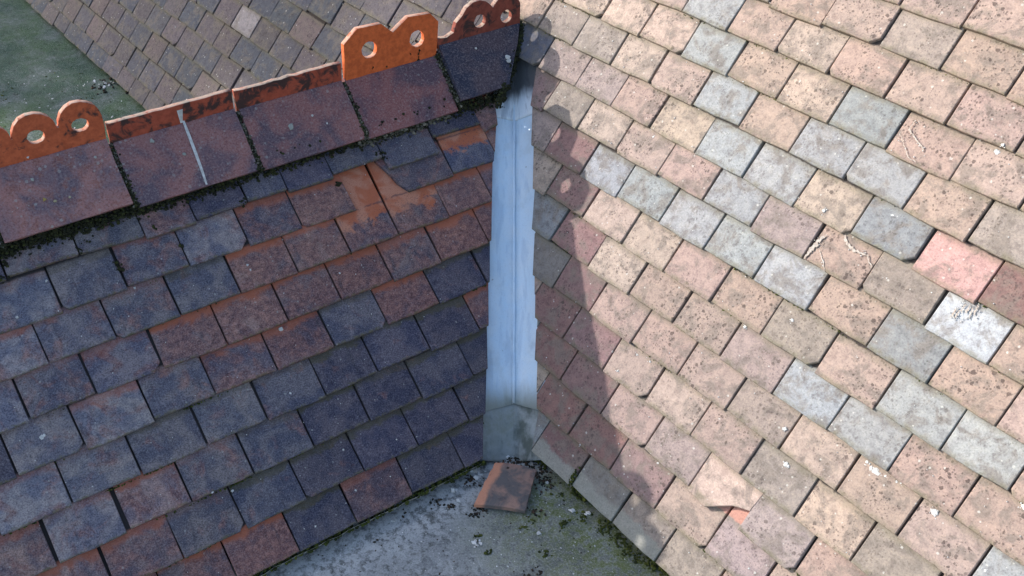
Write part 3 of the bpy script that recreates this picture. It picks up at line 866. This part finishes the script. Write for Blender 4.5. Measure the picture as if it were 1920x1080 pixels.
# ------------------------------------------------------------------ lumps: moss, mortar, litter
def ico():
    bm = bmesh.new(); bmesh.ops.create_icosphere(bm, subdivisions=1, radius=1.0)
    v = [q.co.copy() for q in bm.verts]; f = [tuple(x.index for x in p.verts) for p in bm.faces]
    bm.free(); return v, f
IV, IF = ico()
class Lumps:
    def __init__(s): s.v = []; s.f = []
    def blob(s, p, rx, ry=None, rz=None, rough=.3):
        ry = ry or rx; rz = rz or rx
        o = len(s.v)
        rot = Matrix.Rotation(random.uniform(0, 6.28), 3, 'Z')
        for q in IV:
            k = 1 + random.uniform(-rough, rough)
            t = rot @ Vector((q.x * rx * k, q.y * ry * k, q.z * rz * k))
            s.v.append(p + t)
        s.f += [tuple(i + o for i in q) for q in IF]
    def chip(s, p, r, th, rotm=None):
        n = random.randint(4, 6); o = len(s.v)
        a0 = random.uniform(0, 6.28)
        rotm = rotm or Matrix.Rotation(random.uniform(-.5, .5), 3, 'X')
        ring = []
        for i in range(n):
            a = a0 + i * 6.283 / n + random.uniform(-.3, .3); rr = r * random.uniform(.55, 1.2)
            ring.append(Vector((math.cos(a) * rr, math.sin(a) * rr * .75, 0)))
        s.v += [p + rotm @ (q + Vector((0, 0, th))) for q in ring] + [p + rotm @ (q * 1.1) for q in ring]
        s.f.append(tuple(o + i for i in range(n)))
        for i in range(n):
            j = (i + 1) % n; s.f.append((o + n + i, o + n + j, o + j, o + i))
    def disc(s, p, r, th, n=9):
        """flat lichen-like disc with a ragged outline, local z up"""
        o = len(s.v)
        pts = []
        for i in range(n):
            a = i * 6.283 / n; rr = r * random.uniform(.6, 1.15)
            pts.append((math.cos(a) * rr, math.sin(a) * rr))
        s.v += [p + Vector((x * .75, y * .75, th)) for x, y in pts] + [p + Vector((x, y, -.001)) for x, y in pts]
        s.f.append(tuple(o + i for i in range(n)))
        for i in range(n):
            j = (i + 1) % n; s.f.append((o + n + i, o + n + j, o + j, o + i))
    def ribbon(s, pts, ws, th):
        """flat smear along local points"""
        o = len(s.v); n = len(pts)
        for i, p in enumerate(pts):
            d = (pts[min(i + 1, n - 1)] - pts[max(i - 1, 0)]); d.z = 0; d.normalize()
            q = Vector((-d.y, d.x, 0)) * ws[i] * .5
            s.v += [p + q + Vector((0, 0, th)), p - q + Vector((0, 0, th))]
        for i in range(n - 1): s.f.append((o + 2 * i, o + 2 * i + 1, o + 2 * i + 3, o + 2 * i + 2))
    def build(s, name, mat, parent=None, m=None, kind='stuff', smooth=False):
        if not s.v: return None
        ob = meshobj(name, s.v, s.f, mat, parent, smooth)
        if m is not None: ob.matrix_local = m
        if kind: ob['kind'] = kind
        return ob
def tile_z(y, gauge, off=0.0):
    """height of the tile face above the course plane"""
    f = ((y - off) / gauge) % 1.0
    return -(TH + .0006) * f
# bedding under the front edge of the ridge: mortar and moss, in the cross roof frame (x along, y up, z out)
mo = Lumps(); ms_ = Lumps()
for i in range(6200):
    s = random.uniform(-1.4, .455)
    y = .186 + random.gauss(0, .0115) + .006 * noise.noise(Vector((s * 9, 2, 7)))
    mo.blob(Vector((s, y, random.uniform(-.014, .014) + (y - .18) * .6)), random.uniform(.0018, .0052), None, random.uniform(.0016, .004))
for i in range(700):
    s = random.uniform(-.05, .26); y = .182 + random.gauss(0, .009)
    ms_.blob(Vector((s, y, random.uniform(-.010, .012) + (y - .17) * .3)), random.uniform(.002, .0065), None, random.uniform(.002, .0045))
# clumps seen on the first courses
for px, py, r in ((455, 370, .012), (458, 380, .010), (250, 380, .016), (255, 365, .014), (155, 455, .012), (150, 470, .010), (220, 495, .008), (226, 505, .007), (292, 428, .007), (163, 452, .009),
                  (635, 345, .008), (718, 285, .010), (722, 295, .007), (340, 460, .005), (690, 262, .010), (708, 285, .010), (10, 495, .012), (2, 520, .010), (860, 215, .013)):
    q = on_frame(FL, px, py)
    for k in range(16):
        mo.blob(Vector((q.x + random.gauss(0, r * .5), q.y + random.gauss(0, r * .5), random.uniform(-.012, .004))), random.uniform(.002, .0045))
# joints of the ridge tiles
for sj, zoff in ((-1.027, .01), (-.700, .006), (-.355, 0), (-.028, -.004), (.288, .004)):
    for i in range(300):
        f = random.random()
        h = .008 + f * .125
        p = inv @ ridge_pt(sj + random.gauss(0, .0045), h + random.uniform(-.002, .002), .818 - f * .125 + zoff + random.uniform(-.006, .004))
        (mo if random.random() < .35 + .4 * f else ms_).blob(p, random.uniform(.0018, .0045))
# dark pack where the ridge meets the main roof
for i in range(1000):
    f = random.random()
    p = inv @ ridge_pt(.602 - .135 * max(0, (f - .12) / .65) + random.gauss(0, .008), .0 + f * .15, .83 - f * .155 + random.uniform(-.01, .02))
    mo.blob(p, random.uniform(.002, .0065))
mo.build('ridge_moss', M['moss'], cross)
ms_.build('ridge_mortar', M['mortar'], cross)
# thin moss in the laps of the lower courses
mg = Lumps()
for ri in range(1, 9):
    t = (ri - 1) * GL
    n = 60 if ri < 4 else 330
    for i in range(n):
        s = random.uniform(-1.4, interp(LCUT, t) - .01)
        if noise.noise(Vector((s * 5, ri * 3.3, 0))) < (-.05 if ri > 3 else .25): continue
        mg.blob(Vector((s, -t - random.uniform(0, .0035), -TH - random.uniform(-.001, .002))), random.uniform(.0015, .0032), None, random.uniform(.001, .0022))
for i in range(420):   # eaves
    s = random.uniform(-1.1, -.09)
    mg.blob(Vector((s, -.79 - random.uniform(0, .012), random.uniform(-.035, -.018))), random.uniform(.003, .007), None, .004)
for i in range(90):
    mg.blob(Vector((random.uniform(-.14, -.05), -.685 + random.gauss(0, .006), -.012)), random.uniform(.002, .004), None, .002)
mg.build('lap_moss', M['moss_green'], cross)
# pale fillet under the eaves tiles
fv = []; ff = []
n = 60
for i in range(n + 1):
    s = -1.9 + (1.9 - .105) * i / n
    y = -.7905 + random.uniform(-.003, .002)
    fv += [(s, y - .006, -.014), (s, y - .010, -.032), (s, y + .05, -.032), (s, y + .05, -.016)]
for i in range(n):
    for k in range(3): ff.append((4 * i + k, 4 * i + 4 + k, 4 * i + 5 + k, 4 * i + 1 + k))
meshobj('eaves_fillet', fv, ff, M['board'], cross)
# lichen and lime on the cross roof and ridge
def wing_pt(px, py):
    n = (FV.to_3x3() @ Vector((0, -math.sin(R_(47.2)), math.cos(R_(47.2))))).normalized()
    return hit(px, py, n, ridge_pt(0, .0115, .8235))
n47 = (FV.to_3x3() @ Vector((0, -math.sin(R_(47.2)), math.cos(R_(47.2))))).normalized()
FW = frame(ridge_pt(0, .0115, .8235), EL, (-HD * math.cos(R_(47.2)) + Vector((0, 0, math.sin(R_(47.2))))).normalized(), n47)
li = Lumps(); lw = Lumps()
for px, py, r, z, wht in ((545, 237, .010, .0, 0), (285, 265, .007, .004, 1), (178, 298, .004, .02, 0), (345, 290, .006, .004, 1), (947, 112, .011, .024, 2), (950, 118, .009, .024, 2), (586, 217, .004, 0, 2), (888, 95, .004, .024, 2), (613, 231, .003, 0, 2),
                          (52, 298, .004, .02, 2), (103, 380, .005, .02, 1), (83, 377, .005, .02, 1), (60, 340, .005, .02, 1), (130, 372, .004, .02, 1)):
    q = FW.inverted() @ wing_pt(px, py); q.z = .0015 + z * .75
    (lw if wht == 2 else li).disc(q, r, .0012)
st = [(341, 222), (352, 250), (366, 287), (378, 320), (387, 347)]
lw.ribbon([Vector((*(FW.inverted() @ wing_pt(*q)).xy, .004)) for q in st], [.006, .008, .008, .007, .005], .0005)
lw.build('bird_lime', M['lime'], cross, inv @ FW)
lf = Lumps()
for q0, q1 in (((-.506, .866), (-.508, .828)),):
    o = len(lf.v)
    lf.v += [Vector((q0[0] - .008, -.0096, q0[1])), Vector((q0[0] + .008, -.0096, q0[1])), Vector((q1[0] + .003, -.0096, q1[1])), Vector((q1[0] - .003, -.0096, q1[1]))]
    lf.f.append((o, o + 1, o + 2, o + 3))
lf.build('bird_lime', M['lime'], cross, inv @ FV)
ck = Lumps()
for (x0, z0, x1, z1, wd) in ((.229, .857, .222, .812, .006), (.196, .846, .200, .842, .004), (.072, .836, .066, .830, .004), (.115, .826, .117, .823, .003)):
    for i in range(26 if wd > .005 else 5):
        f = random.random(); c = Vector((x0 + (x1 - x0) * f + random.gauss(0, wd * .22), -.0093, z0 + (z1 - z0) * f))
        o = len(ck.v); r = random.uniform(.0012, .0026)
        ck.v += [c + Vector((r * math.cos(a * 1.05) * random.uniform(.7, 1.2), -.0006, r * math.sin(a * 1.05) * random.uniform(.8, 1.6))) for a in range(6)]
        ck.f.append(tuple(range(o, o + 6)))
ck.build('soot_streak', M['moss'], cross, inv @ FV)
li.build('ridge_lichen', M['lichen'], cross, inv @ FW)
lt = Lumps()
for px, py, r in ((79, 819, .007), (83, 816, .005), (545, 737, .004), (528, 615, .007), (838, 782, .004), (805, 788, .003), (253, 538, .004), (398, 923, .004), (437, 920, .004), (668, 919, .004), (744, 824, .003),
                  (32, 595, .004), (465, 496, .004), (470, 505, .003), (638, 511, .003), (87, 525, .004), (160, 437, .004), (833, 228, .007), (828, 231, .005), (592, 987, .003), (645, 843, .003), (733, 893, .002), (762, 878, .002)):
    q = on_frame(FL, px, py)
    lt.disc(Vector((q.x, q.y, tile_z(q.y, GL) + .0025)), r, .0012)
for i in range(150):
    s = random.uniform(-1.2, .25); y = random.uniform(-.77, .15)
    if lcut(s, y) > .02: lt.disc(Vector((s, y, tile_z(y, GL) + .0022)), random.uniform(.0008, .0020), .0008, 6)
lt.build('bird_lime', M['lime'], cross)

# ------------------------------------------------------------------ VALLEY
KV = -0.034
def val_pt(z, k=KV):
    a = Matrix((NL, NR, (0, 0, 1)))
    return a.inverted() @ Vector((NL.dot(B0) + k, k, z))
def crease(py):
    """point of the valley line seen at height py of the photograph"""
    px = 965 if py < 600 else 964
    P = hit(px, py, NL, B0 + NL * KV)
    Q = hit(px, py, NR, NR * KV)
    return P if (P - CAM).length < (Q - CAM).length else Q
CT, CB = crease(140), crease(757)
valley = empty('valley_gutter', frame(CB, (CT - CB).normalized().cross(Vector((0, 0, 1))).normalized() * -1, (CT - CB).normalized(), (CT - CB).normalized().cross(Vector((0, 0, 1))).normalized().cross((CT - CB).normalized())))
tag(valley, 'blue-grey lead valley gutter between the shaded cross roof and the sunlit main roof', 'gutter')
LATL = (NL.cross((CT - CB).normalized())); LATL = LATL if LATL.x * -1 > 0 or True else LATL
axis = (CT - CB).normalized()
latR = axis.cross(NR).normalized(); latL = NL.cross(axis).normalized()
if latR.dot(RIGHT) < 0: latR = -latR
if latL.dot(RIGHT) > 0: latL = -latL
vinv = valley.matrix_world.inverted()
def sheet(name, pa, pb, wl, wr, up, mat, label, rib=.004, ends=None, ny=26):
    """folded lead: pa top, pb bottom of the crease; wl / wr widths left and right; up = proud of the one below"""
    V = []; F = []
    cols = [(-wl, 0), (-wl * .66, 0), (-wl * .33, 0), (-.0065, 0), (-.0035, rib), (0, rib * 1.35), (.0035, rib), (.0065, 0), (wr * .33, 0), (wr * .66, 0), (wr, 0)]
    nc = len(cols)
    bis = (NL + NR).normalized()
    for j in range(ny + 1):
        f = j / ny
        c = pa.lerp(pb, f)
        for x, h in cols:
            lat = latR if x > 0 else latL
            n = NR if x > 0 else NL
            e = Vector((0, 0, 0))
            if ends and j == ny: e = axis * -(ends * abs(x) / max(wl, wr))
            p = c + lat * abs(x) + bis * (h + up) + e
            p += n * (.0035 * noise.noise(p * 9) + .0012 * noise.noise(p * 34))
            V.append(vinv @ p)
    for j in range(ny):
        for i in range(nc - 1):
            a = j * nc + i; F.append((a, a + 1, a + nc + 1, a + nc))
    # turned-down lower edge gives the sheet its thickness
    o = len(V)
    for i in range(nc):
        V.append(V[ny * nc + i] + (vinv.to_3x3() @ (bis * -.005)))
    for i in range(nc - 1): F.append((ny * nc + i, ny * nc + i + 1, o + i + 1, o + i))
    ob = meshobj(name, V, F, mat, valley, True)
    for i, pq in enumerate(ob.data.polygons):
        if 3 <= i % (nc - 1) <= 6 or i >= ny * (nc - 1): pq.use_smooth = False
    ob['label'] = label
    return ob
sheet('valley_sheet', crease(200), crease(757), .115, .115, .004, M['lead'], 'long smooth pale blue lead sheet', rib=.0075, ends=.035)
sheet('valley_sheet', crease(60), crease(229), .10, .10, .010, M['lead_top'], 'upper lead sheet, stained black at the ridge end', rib=.002, ends=-.004)
low0 = crease(735); low1 = crease(866)
sheet('valley_sheet', low0, low1, .13, .10, -.003, M['lead_old'], 'dirty grey lead at the foot of the valley', rib=.002, ends=0)

# eaves moss of the main roof
em = Lumps()
for i in range(900):
    u = random.uniform(.0, .75)
    if noise.noise(Vector((u * 7, 1.7, 0))) < -.1: continue
    em.blob(Vector((u, -.012 + random.gauss(0, .012), -.04 + random.uniform(-.004, .012))), random.uniform(.002, .007), None, random.uniform(.002, .005))
for i in range(500):
    u = random.uniform(-4.8, -2.5)
    em.blob(Vector((u, -.03 + random.gauss(0, .012), -.04 + random.uniform(-.004, .010))), random.uniform(.003, .008), None, .004)
q = on_frame(FR, 1075, 895)
for i in range(40): em.blob(Vector((q.x + random.gauss(0, .004), q.y + random.gauss(0, .012), .002)), random.uniform(.002, .004))
em.build('eaves_moss', M['moss_green'], main)
# lap moss and grit along the sunny courses
lm = Lumps()
for r in range(1, 15):
    for i in range(260):
        u = random.uniform(-.85, 1.6)
        if rcut(u, r * GR) < .02 and r * GR < .94: continue
        if noise.noise(Vector((u * 4, r * 2.1, 5))) < .12: continue
        lm.blob(Vector((u, r * GR - random.uniform(0, .003), -TH + random.uniform(-.001, .002))), random.uniform(.0012, .0026), None, .0015)
lm.build('lap_moss', M['moss_green'], main)
# lime and lichen on the main roof
rl = Lumps(); sf = Lumps()
def rp(px, py, dz=.0018):
    q = on_frame(FR, px, py); r = math.floor(q.y / GR + 1e-6)
    return Vector((q.x, q.y, tile_z(q.y, GR) + dz))
for px, py, r in ((1470, 804, .006), (1470, 870, .008), (1474, 873, .005), (1637, 883, .011), (1643, 888, .007), (1630, 878, .006), (1657, 892, .004), (1622, 866, .005), (1678, 903, .004), (1686, 906, .003), (1750, 960, .009), (1745, 957, .006), (1918, 950, .008),
                  (1670, 403, .006), (1867, 284, .008), (1880, 272, .005), (1218, 240, .005), (1222, 255, .004), (1165, 380, .005), (1161, 377, .003), (1056, 10, .004), (1654, 522, .005), (1660, 526, .004), (1393, 612, .006), (1545, 395, .006), (1786, 395, .005),
                  (1108, 508, .003), (1158, 695, .004), (1191, 664, .004), (1215, 677, .004), (1230, 868, .004), (1048, 798, .003), (1088, 834, .003), (1165, 338, .003), (1365, 1039, .003), (1403, 1066, .003), (1846, 1070, .004), (1483, 600, .005), (1605, 670, .003), (1716, 436, .003)):
    rl.disc(rp(px, py), r * .9, .0006, 15)
    for i in range(5):
        q = rp(px, py); q.x += random.gauss(0, r * .9); q.y += random.gauss(0, r * .9); rl.disc(q, r * random.uniform(.15, .4), .0005, 8)
def smear(pts, ws):
    P = []; W = []
    for (a, b), (w0, w1) in zip(zip(pts, pts[1:]), zip(ws, ws[1:])):
        for i in range(7):
            f = i / 7; q = rp(a[0] + (b[0] - a[0]) * f + random.uniform(-1.5, 1.5), a[1] + (b[1] - a[1]) * f + random.uniform(-1.5, 1.5)); q.z = tile_z(q.y, GR) + .0030
            P.append(q); W.append((w0 + (w1 - w0) * f) * random.uniform(.35, 1.1) * .65)
    sf.ribbon(P, W, .0004)
    for i in range(10):
        q = random.choice(P).copy(); q.x += random.gauss(0, .006); q.y += random.gauss(0, .006); q.z = tile_z(q.y, GR) + .0028
        rl.disc(q, random.uniform(.0008, .0022), .0005, 7)
smear([(1715, 222), (1704, 242), (1716, 258), (1728, 275), (1732, 283)], [.004, .007, .008, .007, .003])
smear([(1686, 246), (1695, 272), (1704, 296), (1722, 305)], [.002, .003, .004, .003])
smear([(1548, 440), (1532, 452), (1520, 468), (1507, 488)], [.006, .022, .020, .006])
smear([(1535, 470), (1543, 490), (1547, 512)], [.003, .005, .003])
smear([(1580, 440), (1590, 462), (1608, 472), (1625, 478), (1634, 505)], [.010, .014, .010, .006, .004])
for k in range(6):
    x = 1792 + k * 8 + random.uniform(-3, 3); y = 572 + random.uniform(-4, 8)
    smear([(x, y), (x - 5, y + 9), (x - 8 - 4 * random.random(), y + 14 + 14 * random.random())], [.002, random.uniform(.005, .010), .002])
for i in range(240):
    u = random.uniform(-.6, 1.3); v = random.uniform(.02, 1.45)
    if v < .94 and rcut(u, v) < .03: continue
    rl.disc(Vector((u, v, tile_z(v, GR) + .0028)), random.uniform(.0008, .0022), .0008, 6)
for i in range(90):
    u = random.uniform(-3.8, -1.2); v = random.uniform(.02, 1.2)
    rl.disc(Vector((u, v, tile_z(v - voff(3, u) * GR, GR) + .003)), random.uniform(.0015, .004), .0008, 6)
rl.build('bird_lime', M['lime'], main); sf.build('lime_scuffs', M['scuff'], main)

# ------------------------------------------------------------------ FLAT ROOF: fallen tile and litter
def fz(x, y): return FLAT + 0.007 * noise.noise(Vector((x * 2.2, y * 2.2, 0.3))) + 0.003 * noise.noise(Vector((x * 9, y * 9, 4.0)))
UP = Vector((0, 0, 1))
zz = (-.006, -.010, -.024, -.026)          # the tile rests on litter at its head
cs = [hit(px, py, UP, Vector((0, 0, z))) for (px, py), z in zip(((930, 865), (1006, 880), (985, 957), (888, 945)), zz)]
def bil(a, b):
    return (cs[0] * (1 - a) + cs[1] * a) * (1 - b) + (cs[3] * (1 - a) + cs[2] * a) * b
nrm = (cs[1] - cs[0]).cross(cs[3] - cs[0]).normalized()
if nrm.z < 0: nrm = -nrm
bm = bmesh.new()
NA, NBb = 10, 12
top = {}; bot = {}
for j in range(NBb + 1):
    for i in range(NA + 1):
        a = i / NA; b = j / NBb
        p = bil(a, b)
        edge = i in (0, NA) or j in (0, NBb)
        ea = random.uniform(-.0018, .0018) if edge else 0
        crown = .006 * (1 - (2 * a - 1) ** 2) + .004 * (1 - (2 * b - 1) ** 2)
        if j == 0 and i < 2: p = p + (cs[3] - cs[0]).normalized() * (.004 * (2 - i) / 2)
        top[i, j] = bm.verts.new(p + nrm * (crown - (.002 if edge else 0)) + (cs[1] - cs[0]).normalized() * ea)
        bot[i, j] = bm.verts.new(p + nrm * (crown - .016) + (cs[1] - cs[0]).normalized() * ea)
hole = (3, 1)
for j in range(NBb):
    for i in range(NA):
        if (i, j) == hole:
            # nail hole: sunken ring
            cc = (top[i, j].co + top[i + 1, j + 1].co) / 2
            ring = []; dn = []
            corner = [top[i, j], top[i + 1, j], top[i + 1, j + 1], top[i, j + 1]]
            for c in corner:
                ring.append(bm.verts.new(cc + (c.co - cc) * .62)); dn.append(bm.verts.new(cc + (c.co - cc) * .55 - nrm * .013))
            for q in range(4):
                w2 = (q + 1) % 4
                bm.faces.new((corner[q], corner[w2], ring[w2], ring[q])); bm.faces.new((ring[q], ring[w2], dn[w2], dn[q]))
            bm.faces.new(dn)
            continue
        bm.faces.new((top[i, j], top[i + 1, j], top[i + 1, j + 1], top[i, j + 1]))
        bm.faces.new((bot[i, j], bot[i, j + 1], bot[i + 1, j + 1], bot[i + 1, j]))
for i in range(NA):
    bm.faces.new((top[i, 0], bot[i, 0], bot[i + 1, 0], top[i + 1, 0])); bm.faces.new((top[i + 1, NBb], bot[i + 1, NBb], bot[i, NBb], top[i, NBb]))
for j in range(NBb):
    bm.faces.new((top[0, j + 1], bot[0, j + 1], bot[0, j], top[0, j])); bm.faces.new((top[NA, j], bot[NA, j], bot[NA, j + 1], top[NA, j + 1]))
bmesh.ops.recalc_face_normals(bm, faces=bm.faces)
fo = cs[3].copy()
xa = (cs[2] - cs[3]).normalized(); ya = (cs[0] - cs[3]); ya = (ya - xa * ya.dot(xa)).normalized()
FT = frame(fo, xa, ya, xa.cross(ya))
bmesh.ops.transform(bm, matrix=FT.inverted(), verts=bm.verts)
me = bpy.data.meshes.new('loose_tile'); bm.to_mesh(me); bm.free()
lq = FT.inverted() @ cs[0]
def mat_loose():
    k = NB('fallen tile clay'); k.coord(False)
    k.x = k.math('SUBTRACT', k.x, k.math('MULTIPLY', k.y, lq.x / lq.y))
    n1 = k.noise(k.oc, 16, 5, 0.6, 0.5); n2 = k.noise(k.oc, 60, 5, 0.65); n3 = k.noise(k.oc, 420, 4, 0.7)
    col = k.mix(k.step(n1, 0.40, 0.62), (0.12, 0.108, 0.105), (0.30, 0.185, 0.145))
    e = k.math('ADD', k.x, k.math('MULTIPLY', k.math('SUBTRACT', n1, 0.5), 0.05))
    col = k.mix(k.step(e, 0.030, 0.016), col, (0.52, 0.24, 0.15))
    col = k.mix(k.step(n2, 0.48, 0.28, 0, 0.6), col, k.mix(1.0, col, (0.55, 0.55, 0.6), 'MULTIPLY'))
    col = k.mix(k.step(n3, 0.5, 0.3, 0, 0.4), col, k.mix(1.0, col, (0.55, 0.55, 0.55), 'MULTIPLY'))
    k.bump(k.math('ADD', k.math('MULTIPLY', n3, 0.5), n2), 0.6, 0.002)
    return k.done(col, 0.9)
me.materials.append(mat_loose())
lo = link(bpy.data.objects.new('loose_tile', me)); lo.matrix_world = FT
tag(lo, 'loose reddish clay tile with a nail hole lying on the flat roof below the valley', 'roof tile')
def litter_at(L, px, py, n, spread, r0, r1, flatn=1.0, chip=False):
    q = hit(px, py, UP, Vector((0, 0, FLAT)))
    for i in range(n):
        x = q.x + random.gauss(0, spread); y = q.y + random.gauss(0, spread)
        if y > .03: continue
        r = random.uniform(r0, r1)
        p = Vector((x, y, fz(x, y) + r * .25))
        if chip: L.chip(p, r, r * .35, Matrix.Rotation(random.uniform(-.4, .4), 3, 'X') @ Matrix.Rotation(random.uniform(-.4, .4), 3, 'Y'))
        else: L.blob(p, r, r * random.uniform(.5, 1), r * random.uniform(.4, .8), .35)
dl = Lumps(); dc = Lumps(); dg = Lumps()
for px, py, n, sp in ((985, 865, 140, .022), (1010, 890, 90, .018), (1020, 905, 50, .016), (950, 862, 60, .018), (885, 900, 40, .015), (900, 955, 50, .014), (820, 942, 18, .010), (845, 950, 16, .008), (890, 965, 22, .010), (1000, 960, 20, .012), (1010, 1070, 14, .008), (990, 1080, 10, .006),
                      (700, 1010, 3, .01), (600, 1040, 3, .004), (645, 1015, 3, .01), (1140, 950, 10, .02), (760, 968, 8, .01)):
    litter_at(dl, px, py, int(n * .55), sp, .0015, .0052)
    litter_at(dl, px, py, n // 3, sp, .002, .006, chip=True)
for px, py, n, sp in ((950, 853, 12, .007), (895, 892, 8, .010), (890, 890, 6, .014), (1000, 870, 8, .02), (855, 920, 2, .004), (860, 938, 2, .004), (888, 1022, 5, .005), (895, 1018, 3, .006), (1012, 1000, 1, .002), (1115, 1023, 1, .002), (740, 972, 3, .004), (1075, 958, 2, .004), (1025, 908, 2, .004), (1100, 963, 2, .006)):
    litter_at(dc, px, py, n, sp, .0035, .0095, chip=True)
for i in range(240):
    x = random.uniform(-.05, .75); y = random.uniform(-.75, -.02)
    dc.chip(Vector((x, y, fz(x, y))), random.uniform(.0008, .0026), .001)
for i in range(110):
    x = random.uniform(.02, .65); y = random.uniform(-.7, -.02)
    dl.blob(Vector((x, y, fz(x, y))), random.uniform(.001, .003), None, .0012)
for px, py, n, sp in ((1095, 968, 26, .012), (1055, 985, 18, .010), (1140, 990, 50, .014), (1160, 1005, 50, .016), (1180, 1030, 40, .016), (1205, 1050, 40, .016), (1050, 930, 14, .010), (1025, 1038, 14, .008), (915, 1036, 6, .006), (893, 1008, 10, .006), (865, 880, 60, .014), (845, 890, 50, .014), (1000, 975, 8, .008), (985, 990, 6, .006)):
    litter_at(dg, px, py, n, sp, .002, .0055)
for i in range(160):                                     # the roof behind
    x = random.uniform(-3.4, -2.4); y = random.uniform(-.6, -.05)
    if random.random() < .4: dc.chip(Vector((x, y, fz(x, y))), random.uniform(.002, .006), .002)
    else: dg.blob(Vector((x, y, fz(x, y))), random.uniform(.002, .006), None, .003)
litter_at(dl, 205, 158, 40, .05, .004, .012); litter_at(dc, 200, 157, 14, .03, .005, .011, chip=True)
o = dl.build('dark_litter', M['litter']); tag(o, 'dark leaf litter and grit scattered round the loose tile', 'litter', kind='stuff')
o = dc.build('pale_chips', M['chips']); tag(o, 'small white plaster chips scattered over the flat roof', 'chips', kind='stuff')
o = dg.build('moss_clumps', M['moss_green']); tag(o, 'green moss clumps on the flat roof by the eaves', 'moss', kind='stuff')

# ------------------------------------------------------------------ tree that shades the roof behind the ridge
toSun = -SUN
side = Vector((-toSun.y, toSun.x, 0)).normalized()
if side.dot(Vector((-.536, .844, 0))) < 0: side = -side
def tree():
    D = 30.0
    base = Vector((toSun.x, toSun.y, 0)) * D
    nmid = 6.25
    c = base + side * nmid + Vector((0, 0, toSun.z * D + .5))
    e = empty('tree', Matrix.Translation((c.x, c.y, -3.6)))
    tag(e, 'tall leafy tree standing beyond the roofs on the sunny side', 'tree')
    # trunk with limbs
    V = []; F = []
    def limb(p0, p1, r0, r1, n=7):
        d = (p1 - p0).normalized(); a = d.orthogonal().normalized(); b = d.cross(a); o = len(V)
        for p, r in ((p0, r0), (p0.lerp(p1, .5) + a * r0 * .3, (r0 + r1) / 2), (p1, r1)):
            for i in range(n): V.append(p + (a * math.cos(6.283 * i / n) + b * math.sin(6.283 * i / n)) * r)
        for k in range(2):
            for i in range(n): F.append((o + k * n + i, o + k * n + (i + 1) % n, o + (k + 1) * n + (i + 1) % n, o + (k + 1) * n + i))
    hgt = c.z + 3.6
    limb(Vector((0, 0, 0)), Vector((.2, 0, hgt)), .5, .2)
    for i in range(11):
        a = random.uniform(0, 6.283); z = hgt * random.uniform(.55, .95)
        limb(Vector((.1, 0, z)), Vector((math.cos(a) * 3, math.sin(a) * 3, z + random.uniform(1, 3.5))), .16, .04)
    meshobj('trunk', V, F, M['bark'], e)
    V = []; F = []
    rad = Vector((4.6, 4.6, 5.8))
    cl = []
    while len(cl) < 520:
        p = Vector((random.uniform(-1, 1), random.uniform(-1, 1), random.uniform(-1, 1)))
        if (p.x ** 2 + p.y ** 2) ** 2 + p.z ** 4 < 1: cl.append(Vector((p.x * rad.x, p.y * rad.y, p.z * rad.z + hgt)))
    for q in cl:
        rr = random.uniform(.6, 1.1)
        for i in range(110):
            p = q + Vector((random.gauss(0, .5), random.gauss(0, .5), random.gauss(0, .45))) * rr
            a = Vector((random.gauss(0, 1), random.gauss(0, 1), random.gauss(0, 1))).normalized(); b = a.orthogonal().normalized()
            sz = random.uniform(.13, .23); o = len(V)
            V += [p - a * sz, p + b * sz * .55, p + a * sz, p - b * sz * .55]; F.append((o, o + 1, o + 2, o + 3))
    cr = meshobj('crown', V, F, M['leaf'], e)
tree()
